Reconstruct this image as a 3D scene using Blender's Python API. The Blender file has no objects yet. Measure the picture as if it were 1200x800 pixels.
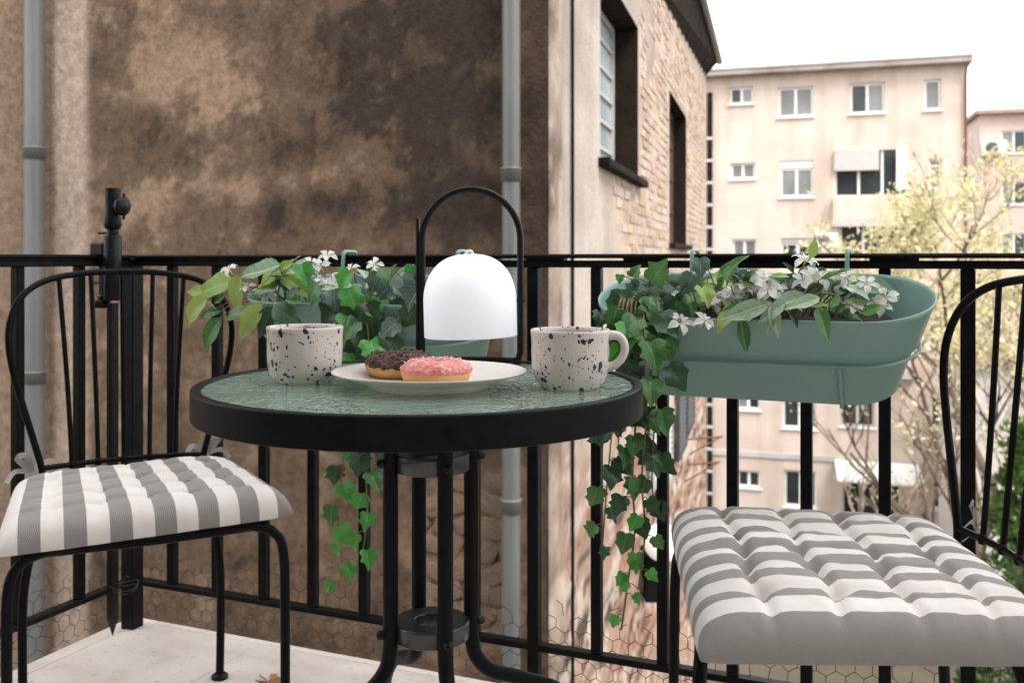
import bpy, math, random
import numpy as np
from mathutils import Vector, Matrix, noise as mnoise

random.seed(7)
R = math.radians
SC = bpy.context.scene
COL = SC.collection

# ------------------------------------------------------------------ camera
F, HOR, HC = 1150.0, 303.0, 0.88            # focal length and horizon in photo pixels, camera height
cam = bpy.data.cameras.new('camera')
cam_o = bpy.data.objects.new('camera', cam)
COL.objects.link(cam_o)
cam_o.location = (0, 0, HC)
cam_o.rotation_euler = (R(90), 0, 0)
cam.sensor_width = 36.0
cam.lens = F / 1200.0 * 36.0
cam.shift_y = -(400 - HOR) / 1200.0
cam.clip_start = 0.05
cam.clip_end = 2000
cam.dof.use_dof = True
cam.dof.focus_distance = 1.34
cam.dof.aperture_fstop = 8.0
SC.camera = cam_o

# ------------------------------------------------------------------ sky and light
SUN_EL, SUN_AZ = 52, 150                    # high veiled sun, from behind the camera on the right
world = bpy.data.worlds.new('World')
SC.world = world
world.use_nodes = True
wn = world.node_tree
wn.nodes.clear()
sky = wn.nodes.new('ShaderNodeTexSky')
sky.sky_type = 'NISHITA'
sky.sun_disc = False
sky.sun_elevation = R(SUN_EL)
sky.sun_rotation = R(SUN_AZ)
sky.dust_density = 4.0
hsv = wn.nodes.new('ShaderNodeHueSaturation')
hsv.inputs['Saturation'].default_value = 0.12
mixw = wn.nodes.new('ShaderNodeMix')
mixw.data_type = 'RGBA'
mixw.inputs[0].default_value = 0.75          # even cloud layer over the clear sky
mixw.inputs[7].default_value = (10.2, 10.2, 10.4, 1)
bg = wn.nodes.new('ShaderNodeBackground')
bg.inputs['Strength'].default_value = 0.15
wo = wn.nodes.new('ShaderNodeOutputWorld')
wn.links.new(sky.outputs[0], hsv.inputs['Color'])
wn.links.new(hsv.outputs[0], mixw.inputs[6])
wn.links.new(mixw.outputs[2], bg.inputs['Color'])
wn.links.new(bg.outputs[0], wo.inputs[0])

sun = bpy.data.lights.new('sun', 'SUN')
sun.energy = 2.0
sun.angle = R(25)
sun.color = (1.0, 0.96, 0.9)
sun_o = bpy.data.objects.new('sun', sun)
COL.objects.link(sun_o)
_az, _el = R(SUN_AZ), R(SUN_EL)
_dir = Vector((math.sin(_az) * math.cos(_el), math.cos(_az) * math.cos(_el), math.sin(_el)))
sun_o.rotation_euler = _dir.to_track_quat('Z', 'Y').to_euler()

SC.view_settings.view_transform = 'Standard'
SC.view_settings.look = 'None'
SC.view_settings.exposure = 0.9
SC.view_settings.gamma = 1.0
SC.view_settings.use_curve_mapping = False
SC.render.engine = 'CYCLES'
SC.cycles.use_denoising = True
SC.cycles.max_bounces = 10
SC.cycles.transmission_bounces = 8
SC.cycles.transparent_max_bounces = 8

# ------------------------------------------------------------------ helpers: geometry
def V(*a): return Vector(a)

def ray(x, y, d):
    """photo pixel at depth d -> world point"""
    return Vector(((x - 600) * d / F, d, HC - (y - HOR) * d / F))

def on_plane(x, y, p0, n):
    """photo pixel onto the vertical plane through p0 with normal n"""
    dr = Vector(((x - 600) / F, 1.0, -(y - HOR) / F))
    o = Vector((0, 0, HC))
    t = (Vector(p0) - o).dot(n) / dr.dot(n)
    return o + dr * t

class MB:
    """collects shapes that become ONE mesh object"""
    def __init__(self):
        self.v, self.f, self.s = [], [], []
    def add(self, vs, fs, smooth=False, M=None):
        b = len(self.v)
        self.v += [tuple(M @ Vector(p)) if M else tuple(p) for p in vs]
        self.f += [tuple(b + i for i in f) for f in fs]
        self.s += [smooth] * len(fs)
        return self
    def box(self, x0, x1, y0, y1, z0, z1, M=None, bev=0.0):
        if bev <= 0:
            vs = [(x, y, z) for x in (x0, x1) for y in (y0, y1) for z in (z0, z1)]
            fs = [(0, 1, 3, 2), (4, 6, 7, 5), (0, 4, 5, 1), (2, 3, 7, 6), (0, 2, 6, 4), (1, 5, 7, 3)]
            return self.add(vs, fs, False, M)
        cx, cy, cz = (x0 + x1) / 2, (y0 + y1) / 2, (z0 + z1) / 2
        hx, hy, hz = (x1 - x0) / 2, (y1 - y0) / 2, (z1 - z0) / 2
        b = min(bev, hx * .9, hy * .9, hz * .9)
        idx, vs = {}, []
        for sx in (-1, 1):
            for sy in (-1, 1):
                for sz in (-1, 1):
                    for ax in range(3):
                        p = [sx * (hx - b), sy * (hy - b), sz * (hz - b)]
                        p[ax] = (sx * hx, sy * hy, sz * hz)[ax]
                        idx[(sx, sy, sz, ax)] = len(vs)
                        vs.append((cx + p[0], cy + p[1], cz + p[2]))
        fs = []
        for ax in range(3):
            o = [i for i in range(3) if i != ax]
            for s in (-1, 1):
                q = []
                for a, c in ((-1, -1), (1, -1), (1, 1), (-1, 1)):
                    k = [0, 0, 0]; k[ax] = s; k[o[0]] = a; k[o[1]] = c
                    q.append(idx[(*k, ax)])
                fs.append(q)
            for a in (-1, 1):
                for c in (-1, 1):
                    q = []
                    for s, who in ((-1, o[0]), (1, o[0]), (1, o[1]), (-1, o[1])):
                        k = [0, 0, 0]; k[ax] = s; k[o[0]] = a; k[o[1]] = c
                        q.append(idx[(*k, who)])
                    fs.append(q)
        for sx in (-1, 1):
            for sy in (-1, 1):
                for sz in (-1, 1):
                    fs.append([idx[(sx, sy, sz, a)] for a in range(3)])
        # consistent outward winding
        c = Vector((cx, cy, cz)); out = []
        for q in fs:
            p = [Vector(vs[i]) for i in q]
            nrm = (p[1] - p[0]).cross(p[2] - p[0])
            m = sum(p, Vector()) / len(p) - c
            out.append(q if nrm.dot(m) > 0 else q[::-1])
        return self.add(vs, out, False, M)
    def tube(self, path, r, n=10, cap=True, smooth=True, M=None, closed=False):
        P = [Vector(p) for p in path]
        rs = r if isinstance(r, (list, tuple)) else [r] * len(P)
        m = len(P)
        T = []
        for i in range(m):
            if closed:
                t = P[(i + 1) % m] - P[i - 1]
            else:
                t = P[min(i + 1, m - 1)] - P[max(i - 1, 0)]
            T.append(t.normalized() if t.length > 1e-9 else Vector((0, 0, 1)))
        up = Vector((0, 0, 1)) if abs(T[0].z) < .9 else Vector((1, 0, 0))
        nrm = (up - T[0] * up.dot(T[0])).normalized()
        vs = []
        for i in range(m):
            nrm = (nrm - T[i] * nrm.dot(T[i])).normalized()
            b = T[i].cross(nrm)
            for k in range(n):
                a = 2 * math.pi * k / n
                vs.append(P[i] + (nrm * math.cos(a) + b * math.sin(a)) * rs[i])
        fs = []
        for i in range(m if closed else m - 1):
            j = (i + 1) % m
            for k in range(n):
                l = (k + 1) % n
                fs.append((i * n + k, i * n + l, j * n + l, j * n + k))
        b0 = len(self.v)
        self.add(vs, fs, smooth, M)
        if cap and not closed:
            e0, e1 = self.v[b0:b0 + n], self.v[b0 + (m - 1) * n:b0 + m * n]
            self.add(e0, [tuple(range(n))[::-1]]); self.add(e1, [tuple(range(n))])
        return self
    def lathe(self, prof, n=32, M=None, smooth=True):
        vs, fs = [], []
        for (r, z) in prof:
            for k in range(n):
                a = 2 * math.pi * k / n
                vs.append((r * math.cos(a), r * math.sin(a), z))
        for i in range(len(prof) - 1):
            for k in range(n):
                l = (k + 1) % n
                fs.append((i * n + k, i * n + l, (i + 1) * n + l, (i + 1) * n + k))
        return self.add(vs, fs, smooth, M)
    def build(self, name, mat, parent=None, M=None):
        me = bpy.data.meshes.new(name)
        me.from_pydata(self.v, [], self.f)
        me.polygons.foreach_set('use_smooth', self.s)
        if mat is not None: me.materials.append(mat)
        me.update()
        return link(name, me, parent, M)

def link(name, data, parent=None, M=None):
    o = bpy.data.objects.new(name, data)
    COL.objects.link(o)
    o.parent = parent
    if M is not None: o.matrix_basis = M
    return o

def tag(o, label, cat, group=None):
    o['label'] = label; o['category'] = cat
    if group: o['group'] = group
    return o

def thing(name, label, cat, loc=(0, 0, 0), rot=(0, 0, 0), group=None):
    o = bpy.data.objects.new(name, None)
    COL.objects.link(o)
    o.empty_display_size = .1
    o.location = loc; o.rotation_euler = rot
    return tag(o, label, cat, group)

def structure(o):
    o['kind'] = 'structure'; return o

def stuff(o):
    o['kind'] = 'stuff'; return o

def spline(pts, k=6, closed=False):
    P = [Vector(p) for p in pts]; out = []; n = len(P)
    rng = range(n) if closed else range(n - 1)
    for i in rng:
        if closed:
            a, b, c, d = P[i - 1], P[i], P[(i + 1) % n], P[(i + 2) % n]
        else:
            a, b, c, d = P[max(i - 1, 0)], P[i], P[i + 1], P[min(i + 2, n - 1)]
        for j in range(k):
            t = j / k
            out.append(.5 * ((2 * b) + (c - a) * t + (2 * a - 5 * b + 4 * c - d) * t * t + (3 * b - a - 3 * c + d) * t ** 3))
    if not closed: out.append(P[-1])
    return out

# ------------------------------------------------------------------ helpers: numpy noise
def _hash(ix, iy, seed):
    h = (ix * 374761393 + iy * 668265263 + seed * 1442695041) & 0xFFFFFFFF
    h = ((h ^ (h >> 13)) * 1274126177) & 0xFFFFFFFF
    return ((h ^ (h >> 16)) & 0xFFFF) / 65535.0

def vnoise(x, y, seed=0):
    xi = np.floor(x).astype(np.int64); yi = np.floor(y).astype(np.int64)
    fx = x - xi; fy = y - yi
    fx = fx * fx * (3 - 2 * fx); fy = fy * fy * (3 - 2 * fy)
    a = _hash(xi, yi, seed); b = _hash(xi + 1, yi, seed); c = _hash(xi, yi + 1, seed); d = _hash(xi + 1, yi + 1, seed)
    return (a * (1 - fx) + b * fx) * (1 - fy) + (c * (1 - fx) + d * fx) * fy

def fbm(x, y, oct=5, seed=0, gain=.5):
    s = np.zeros_like(x); a = 1.0; t = 0.0
    for i in range(oct):
        s += a * vnoise(x * 2 ** i + 17.3 * i, y * 2 ** i + 5.1 * i, seed + i); t += a; a *= gain
    return s / t - .5

def sstep(a, b, x):
    t = np.clip((x - a) / (b - a), 0, 1); return t * t * (3 - 2 * t)

def lerp3(a, b, t):
    return np.asarray(a)[None, :] * (1 - t[:, None]) + np.asarray(b)[None, :] * t[:, None] if np.ndim(a) == 1 and np.ndim(b) == 1 \
        else (np.asarray(a) if np.ndim(a) == 2 else np.asarray(a)[None, :]) * (1 - t[:, None]) + (np.asarray(b) if np.ndim(b) == 2 else np.asarray(b)[None, :]) * t[:, None]

def set_col(me, rgb, name='Col'):
    at = me.attributes.new(name, 'FLOAT_COLOR', 'POINT')
    c = np.ones((len(me.vertices), 4), np.float32); c[:, :3] = rgb
    at.data.foreach_set('color', c.ravel())

# ------------------------------------------------------------------ helpers: materials
def new_mat(name):
    m = bpy.data.materials.new(name); m.use_nodes = True
    nt = m.node_tree
    return m, nt, nt.nodes['Principled BSDF']

def node(nt, typ, **kw):
    n = nt.nodes.new('ShaderNode' + typ)
    for k, v in kw.items():
        if hasattr(n, k) and k not in n.inputs: setattr(n, k, v)
        else: n.inputs[k].default_value = v
    return n

def objcoord(nt, scale=(1, 1, 1)):
    t = nt.nodes.new('ShaderNodeTexCoord')
    mp = nt.nodes.new('ShaderNodeMapping')
    mp.inputs['Scale'].default_value = scale
    nt.links.new(t.outputs['Object'], mp.inputs[0])
    return mp.outputs[0]

def ramp(nt, fac, stops):
    r = nt.nodes.new('ShaderNodeValToRGB')
    el = r.color_ramp.elements
    while len(el) > 1: el.remove(el[-1])
    el[0].position = stops[0][0]; el[0].color = (*stops[0][1], 1)
    for p, c in stops[1:]:
        e = el.new(p); e.color = (*c, 1)
    nt.links.new(fac, r.inputs[0])
    return r.outputs[0]

def bump(nt, bs, height, strength=.3, dist=.01):
    b = nt.nodes.new('ShaderNodeBump')
    b.inputs['Strength'].default_value = strength; b.inputs['Distance'].default_value = dist
    nt.links.new(height, b.inputs['Height']); nt.links.new(b.outputs[0], bs.inputs['Normal'])
    return b

def mathn(nt, op, a, b=None, clamp=False):
    n = nt.nodes.new('ShaderNodeMath'); n.operation = op; n.use_clamp = clamp
    for i, q in enumerate((a, b)):
        if q is None: continue
        if isinstance(q, (int, float)): n.inputs[i].default_value = q
        else: nt.links.new(q, n.inputs[i])
    return n.outputs[0]

def mixc(nt, fac, a, b, mode='MIX'):
    n = nt.nodes.new('ShaderNodeMix'); n.data_type = 'RGBA'; n.blend_type = mode
    for i, q in ((0, fac), (6, a), (7, b)):
        if isinstance(q, (int, float)): n.inputs[i].default_value = q
        elif isinstance(q, tuple): n.inputs[i].default_value = (*q, 1)
        else: nt.links.new(q, n.inputs[i])
    return n.outputs[2]

def noisy(name, c0, c1, scale=8, rough=.7, bstr=.15, bdist=.004, metal=0, stretch=(1, 1, 1), bscale=None, detail=6, coat=0, rvar=0.0, spec=.5):
    m, nt, bs = new_mat(name)
    co = objcoord(nt, stretch)
    n = node(nt, 'TexNoise', Scale=scale, Detail=detail, Roughness=.6)
    nt.links.new(co, n.inputs['Vector'])
    nt.links.new(ramp(nt, n.outputs[0], [(.3, c0), (.7, c1)]), bs.inputs['Base Color'])
    bs.inputs['Roughness'].default_value = rough; bs.inputs['Metallic'].default_value = metal
    bs.inputs['Coat Weight'].default_value = coat
    bs.inputs['Specular IOR Level'].default_value = spec
    if rvar:
        nt.links.new(mathn(nt, 'ADD', mathn(nt, 'MULTIPLY', n.outputs[0], rvar), rough - rvar / 2), bs.inputs['Roughness'])
    if bstr:
        b = node(nt, 'TexNoise', Scale=bscale or scale * 6, Detail=4)
        nt.links.new(co, b.inputs['Vector'])
        bump(nt, bs, b.outputs[0], bstr, bdist)
    return m

def attr_mat(name, rough=.9, vary=.35, scale=14, bstr=.6, bdist=.012, bscale=40):
    """base colour from the mesh's own Col attribute, broken up by noise"""
    m, nt, bs = new_mat(name)
    a = nt.nodes.new('ShaderNodeAttribute'); a.attribute_name = 'Col'
    co = objcoord(nt)
    n = node(nt, 'TexNoise', Scale=scale, Detail=8, Roughness=.7)
    nt.links.new(co, n.inputs['Vector'])
    k = ramp(nt, n.outputs[0], [(.3, (1 - vary,) * 3), (.7, (1 + vary,) * 3)])
    nt.links.new(mixc(nt, 1.0, a.outputs['Color'], k, 'MULTIPLY'), bs.inputs['Base Color'])
    bs.inputs['Roughness'].default_value = rough
    bs.inputs['Specular IOR Level'].default_value = .2
    b = node(nt, 'TexNoise', Scale=bscale, Detail=6, Roughness=.65)
    nt.links.new(co, b.inputs['Vector'])
    bump(nt, bs, b.outputs[0], bstr, bdist)
    return m

def leaf_mat(name, c0, c1, rough=.4, trans=.25, vein=None):
    m, nt, bs = new_mat(name)
    t = nt.nodes.new('ShaderNodeTexCoord')
    oi = nt.nodes.new('ShaderNodeObjectInfo')
    n = node(nt, 'TexNoise', Scale=2.2, Detail=4)
    nt.links.new(t.outputs['Object'], n.inputs['Vector'])
    f = mathn(nt, 'ADD', mathn(nt, 'MULTIPLY', n.outputs[0], .7), mathn(nt, 'MULTIPLY', oi.outputs['Random'], .55))
    c = ramp(nt, f, [(.25, c0), (.85, c1)])
    if vein:
        sx = nt.nodes.new('ShaderNodeSeparateXYZ'); nt.links.new(t.outputs['Object'], sx.inputs[0])
        ax = mathn(nt, 'ABSOLUTE', sx.outputs[0])
        mid = mathn(nt, 'LESS_THAN', ax, .014)
        w = mathn(nt, 'SUBTRACT', sx.outputs[1], mathn(nt, 'MULTIPLY', ax, .9))
        side = mathn(nt, 'LESS_THAN', mathn(nt, 'ABSOLUTE', mathn(nt, 'SUBTRACT', mathn(nt, 'FRACT', mathn(nt, 'MULTIPLY', w, 6.0)), .5)), .05)
        fac = mathn(nt, 'ADD', mathn(nt, 'MULTIPLY', mid, .8), mathn(nt, 'MULTIPLY', side, .35), True)
        c = mixc(nt, fac, c, vein)
        bump(nt, bs, fac, .25, .01)
    nt.links.new(c, bs.inputs['Base Color'])
    bs.inputs['Roughness'].default_value = rough
    bs.inputs['Specular IOR Level'].default_value = .45
    tr = nt.nodes.new('ShaderNodeBsdfTranslucent'); nt.links.new(c, tr.inputs[0])
    ms = nt.nodes.new('ShaderNodeMixShader'); ms.inputs[0].default_value = trans
    out = nt.nodes['Material Output']
    nt.links.new(bs.outputs[0], ms.inputs[1]); nt.links.new(tr.outputs[0], ms.inputs[2]); nt.links.new(ms.outputs[0], out.inputs[0])
    return m

M_ = {}
M_['enamel'] = noisy('black_rail_enamel', (.003, .003, .0035), (.008, .008, .009), 30, .36, .3, .0012, rvar=.25, bscale=160, spec=.09)
M_['black_tube'] = noisy('black_chair_lacquer', (.003, .003, .0035), (.007, .007, .008), 22, .34, .12, .0006, rvar=.12, bscale=260, spec=.09)
M_['black_plastic'] = noisy('black_plastic', (.004, .004, .0045), (.010, .010, .011), 40, .38, .1, .0006, spec=.18)
M_['table_black'] = noisy('table_powder_coat', (.0035, .0038, .0045), (.007, .0075, .0085), 60, .42, .12, .0004, bscale=700, spec=.09)
M_['ring'] = noisy('grey_black_ring_plastic', (.018, .019, .021), (.03, .031, .034), 40, .28, .1, .0006, spec=.6)
M_['steel'] = noisy('dull_steel', (.25, .25, .25), (.45, .45, .44), 60, .35, 0, metal=1)
M_['pipe'] = noisy('galvanised_pipe', (.115, .122, .12), (.18, .187, .183), 5, .45, .2, .002, stretch=(1, 1, .25), metal=.15)
M_['wire'] = noisy('rusted_wire', (.022, .014, .010), (.06, .038, .026), 40, .7, 0)
M_['rust'] = noisy('rusty_iron', (.12, .05, .025), (.26, .12, .06), 30, .85, .2)
M_['teal'] = noisy('teal_powder_coat', (.175, .305, .27), (.205, .345, .305), 5, .42, .12, .0005, bscale=420)
M_['soil'] = noisy('soil', (.02, .014, .01), (.06, .042, .03), 60, .95, .8, .01)
M_['wall_paint'] = attr_mat('weathered_render', vary=.36, scale=24, bstr=.55, bdist=.012, bscale=46)
M_['side_wall'] = attr_mat('stripped_plaster', vary=.07, scale=7, bstr=.4, bdist=.02, bscale=26)
M_['brick'] = attr_mat('old_brick', vary=.3, scale=18, bstr=.6, bdist=.008)
M_['stone'] = noisy('rubble_stone', (.13, .08, .052), (.33, .225, .16), 9, .92, .9, .012, bscale=30)
M_['facade'] = None
M_['dark_wood'] = noisy('dark_timber', (.008, .006, .005), (.030, .020, .015), 3, .9, .5, .01, spec=.1)
M_['brown_wood'] = noisy('brown_window_timber', (.06, .035, .022), (.11, .07, .045), 10, .65, .2)
M_['white_frame'] = noisy('white_window_paint', (.70, .70, .69), (.80, .80, .78), 4, .5, 0)
M_['roof_edge'] = noisy('roof_edge_tin', (.20, .13, .11), (.42, .38, .35), .55, .7, .2)
M_['grey_panel'] = noisy('grey_panel', (.40, .38, .37), (.50, .48, .46), 1.2, .7, 0)
M_['pale_wall'] = noisy('pale_annex_plaster', (.42, .39, .36), (.62, .58, .54), .5, .9, .3, .02)
M_['shutter'] = noisy('grey_shutter_paint', (.03, .032, .033), (.055, .058, .06), 5, .7, .1)
M_['shutter_pale'] = noisy('pale_shutter_paint', (.28, .28, .28), (.40, .40, .39), 5, .7, .1)
M_['awning'] = noisy('white_awning', (.72, .72, .70), (.8, .8, .78), 3, .8, 0)
M_['curtain'] = noisy('curtain', (.33, .33, .32), (.5, .5, .48), 7, .9, 0, stretch=(6, 6, .3))
M_['asphalt'] = noisy('yard_ground', (.05, .045, .03), (.12, .095, .06), .4, .95, .4, .03)
M_['ceramic'] = noisy('cream_ceramic', (.60, .55, .50), (.64, .59, .54), 6, .3, .04, .0006)
M_['ribbon'] = noisy('grey_ribbon', (.30, .28, .265), (.46, .44, .42), 40, .85, .2, .001)
M_['dry_leaf'] = noisy('dry_leaf', (.28, .12, .05), (.45, .22, .1), 60, .9, .5, .004)

def glass_dark(name, c=(.02, .024, .026), rough=.06):
    m, nt, bs = new_mat(name)
    bs.inputs['Base Color'].default_value = (*c, 1); bs.inputs['Roughness'].default_value = rough
    n = node(nt, 'TexNoise', Scale=.8, Detail=2); nt.links.new(objcoord(nt), n.inputs['Vector'])
    nt.links.new(ramp(nt, n.outputs[0], [(.3, c), (.7, tuple(q * 1.8 for q in c))]), bs.inputs['Base Color'])
    bump(nt, bs, n.outputs[0], .06, .02)
    return m
M_['pane'] = glass_dark('window_glass')
M_['pane_grey'] = glass_dark('curtained_glass', (.14, .14, .135), .12)
M_['pane_frost'] = glass_dark('frosted_glass', (.34, .40, .415), .2)

def facade_mat():
    m, nt, bs = new_mat('peach_render')
    co = objcoord(nt)
    n = node(nt, 'TexNoise', Scale=.45, Detail=7, Roughness=.62); nt.links.new(co, n.inputs['Vector'])
    c = ramp(nt, n.outputs[0], [(.28, (.51, .395, .33)), (.5, (.60, .49, .42)), (.72, (.65, .56, .495))])
    st = node(nt, 'TexNoise', Scale=1.0, Detail=5); nt.links.new(objcoord(nt, (1.6, 1.6, .12)), st.inputs['Vector'])
    k = ramp(nt, st.outputs[0], [(.33, (.86, .85, .84)), (.55, (1, 1, 1))])
    nt.links.new(mixc(nt, 1.0, c, k, 'MULTIPLY'), bs.inputs['Base Color'])
    bs.inputs['Roughness'].default_value = .92
    b = node(nt, 'TexNoise', Scale=9, Detail=5); nt.links.new(co, b.inputs['Vector']); bump(nt, bs, b.outputs[0], .4, .03)
    return m
M_['facade'] = facade_mat()

def tile_mat():
    m, nt, bs = new_mat('cream_floor_tile')
    co = objcoord(nt)
    oi = nt.nodes.new('ShaderNodeObjectInfo')
    n = node(nt, 'TexNoise', Scale=5.5, Detail=8, Roughness=.65, Distortion=.6); nt.links.new(co, n.inputs['Vector'])
    c = ramp(nt, n.outputs[0], [(.3, (.55, .46, .40)), (.48, (.68, .60, .54)), (.7, (.74, .68, .63))])
    g = node(nt, 'TexNoise', Scale=70, Detail=3); nt.links.new(co, g.inputs['Vector'])
    sp = ramp(nt, g.outputs[0], [(.30, (.78, .74, .7)), (.40, (1, 1, 1))])
    nt.links.new(mixc(nt, 1.0, c, sp, 'MULTIPLY'), bs.inputs['Base Color'])
    bs.inputs['Roughness'].default_value = .55
    bump(nt, bs, n.outputs[0], .2, .004)
    return m
M_['tile'] = tile_mat()

def speckle_mat():
    m, nt, bs = new_mat('speckled_glaze')
    co = objcoord(nt, (1, 1, .8))
    d = node(nt, 'TexNoise', Scale=55, Detail=2); nt.links.new(co, d.inputs['Vector'])
    va = nt.nodes.new('ShaderNodeVectorMath'); va.operation = 'MULTIPLY_ADD'
    nt.links.new(d.outputs['Color'], va.inputs[0]); va.inputs[1].default_value = (.010, .010, .010); nt.links.new(co, va.inputs[2])
    cl = node(nt, 'TexNoise', Scale=26, Detail=2); nt.links.new(co, cl.inputs['Vector'])
    fac = None
    for sc, keep, rad in ((85, .40, .38), (150, .50, .38), (260, .62, .36)):
        v = node(nt, 'TexVoronoi', Scale=sc); nt.links.new(va.outputs[0], v.inputs['Vector'])
        sp = nt.nodes.new('ShaderNodeSeparateColor'); nt.links.new(v.outputs['Color'], sp.inputs[0])
        on = mathn(nt, 'GREATER_THAN', mathn(nt, 'ADD', sp.outputs[0], mathn(nt, 'MULTIPLY', mathn(nt, 'SUBTRACT', cl.outputs[0], .5), 1.5)), keep)
        size = mathn(nt, 'ADD', mathn(nt, 'MULTIPLY', sp.outputs[1], rad * .75), rad * .25)
        q = mathn(nt, 'MULTIPLY', on, mathn(nt, 'LESS_THAN', v.outputs['Distance'], size))
        fac = q if fac is None else mathn(nt, 'MAXIMUM', fac, q)
    hue = node(nt, 'TexNoise', Scale=40); nt.links.new(co, hue.inputs['Vector'])
    ink = ramp(nt, hue.outputs[0], [(.4, (.008, .008, .012)), (.62, (.015, .02, .09))])
    n = node(nt, 'TexNoise', Scale=18, Detail=4); nt.links.new(co, n.inputs['Vector'])
    base = ramp(nt, n.outputs[0], [(.3, (.55, .49, .43)), (.7, (.64, .585, .53))])
    nt.links.new(mixc(nt, fac, base, ink), bs.inputs['Base Color'])
    bs.inputs['Roughness'].default_value = .28
    bump(nt, bs, n.outputs[0], .06, .002)
    return m
M_['speckle'] = speckle_mat()

def table_glass():
    m, nt, bs = new_mat('hammered_glass')
    co = objcoord(nt)
    n = node(nt, 'TexNoise', Scale=75, Detail=2, Roughness=.5, Distortion=.5); nt.links.new(co, n.inputs['Vector'])
    v = node(nt, 'TexVoronoi', Scale=110); v.feature = 'SMOOTH_F1'; nt.links.new(co, v.inputs['Vector'])
    h = mathn(nt, 'ADD', n.outputs[0], mathn(nt, 'MULTIPLY', v.outputs['Distance'], .8))
    bs.inputs['Base Color'].default_value = (.66, .84, .75, 1)
    bs.inputs['Roughness'].default_value = .05
    bs.inputs['Transmission Weight'].default_value = .86
    bs.inputs['IOR'].default_value = 1.5
    bump(nt, bs, h, .62, .005)
    return m
M_['glass_top'] = table_glass()

def cushion_mat():
    m, nt, bs = new_mat('striped_cotton')
    a = nt.nodes.new('ShaderNodeAttribute'); a.attribute_name = 'lat'
    b = nt.nodes.new('ShaderNodeAttribute'); b.attribute_name = 'dep'
    hh = nt.nodes.new('ShaderNodeAttribute'); hh.attribute_name = 'hgt'
    per = .0685
    ph = mathn(nt, 'FRACT', mathn(nt, 'DIVIDE', mathn(nt, 'ADD', a.outputs['Fac'], per * 10 + .004), per))
    st = mathn(nt, 'LESS_THAN', ph, .5)
    tw = mathn(nt, 'FRACT', mathn(nt, 'MULTIPLY', mathn(nt, 'ADD', mathn(nt, 'ADD', a.outputs['Fac'], hh.outputs['Fac']), b.outputs['Fac']), 330.0))
    tw2 = mathn(nt, 'FRACT', mathn(nt, 'MULTIPLY', mathn(nt, 'SUBTRACT', mathn(nt, 'ADD', a.outputs['Fac'], hh.outputs['Fac']), b.outputs['Fac']), 330.0))
    k = mathn(nt, 'ADD', mathn(nt, 'LESS_THAN', tw, .5), mathn(nt, 'MULTIPLY', mathn(nt, 'LESS_THAN', tw2, .5), .35))
    grey = mixc(nt, mathn(nt, 'ADD', mathn(nt, 'MULTIPLY', k, .48), .18), (.115, .107, .10), (.40, .38, .36))
    n = node(nt, 'TexNoise', Scale=12, Detail=5); nt.links.new(objcoord(nt), n.inputs['Vector'])
    white = ramp(nt, n.outputs[0], [(.3, (.66, .61, .57)), (.7, (.74, .705, .67))])
    nt.links.new(mixc(nt, st, white, grey), bs.inputs['Base Color'])
    bs.inputs['Roughness'].default_value = .95
    bs.inputs['Sheen Weight'].default_value = .15
    bs.inputs['Specular IOR Level'].default_value = .15
    f = node(nt, 'TexNoise', Scale=45, Detail=3); nt.links.new(objcoord(nt), f.inputs['Vector'])
    bump(nt, bs, mathn(nt, 'ADD', f.outputs[0], mathn(nt, 'MULTIPLY', tw, .12)), .35, .004)
    return m
M_['cushion'] = cushion_mat()

def lamp_mat():
    m, nt, bs = new_mat('milky_lamp_shade')
    n = node(nt, 'TexNoise', Scale=3); nt.links.new(objcoord(nt), n.inputs['Vector'])
    nt.links.new(ramp(nt, n.outputs[0], [(.3, (.62, .62, .64)), (.7, (.66, .66, .68))]), bs.inputs['Base Color'])
    bs.inputs['Roughness'].default_value = .45
    bs.inputs['Subsurface Weight'].default_value = .2
    bs.inputs['Subsurface Radius'].default_value = (.02, .02, .02)
    bs.inputs['Emission Color'].default_value = (.93, .94, 1, 1)
    bs.inputs['Emission Strength'].default_value = .24
    return m
M_['shade'] = lamp_mat()

def icing(name, c0, c1, c2, scale, bs_=.8):
    m, nt, bs = new_mat(name)
    co = objcoord(nt)
    n = node(nt, 'TexNoise', Scale=scale, Detail=5, Roughness=.7); nt.links.new(co, n.inputs['Vector'])
    v = node(nt, 'TexVoronoi', Scale=scale * 2.2); nt.links.new(co, v.inputs['Vector'])
    c = ramp(nt, n.outputs[0], [(.3, c0), (.52, c1), (.68, c2)])
    nt.links.new(c, bs.inputs['Base Color'])
    bs.inputs['Roughness'].default_value = .38
    bump(nt, bs, mathn(nt, 'ADD', n.outputs[0], v.outputs['Distance']), bs_, .006)
    return m
M_['choc'] = icing('chocolate_icing', (.030, .011, .006), (.09, .034, .018), (.20, .10, .06), 130)
M_['pink'] = icing('pink_icing', (.62, .13, .11), (.72, .22, .19), (.80, .55, .50), 70, .5)
M_['dough'] = noisy('doughnut_dough', (.58, .30, .09), (.75, .50, .22), 16, .75, .3, .003, stretch=(1, 1, 2.5))

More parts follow.
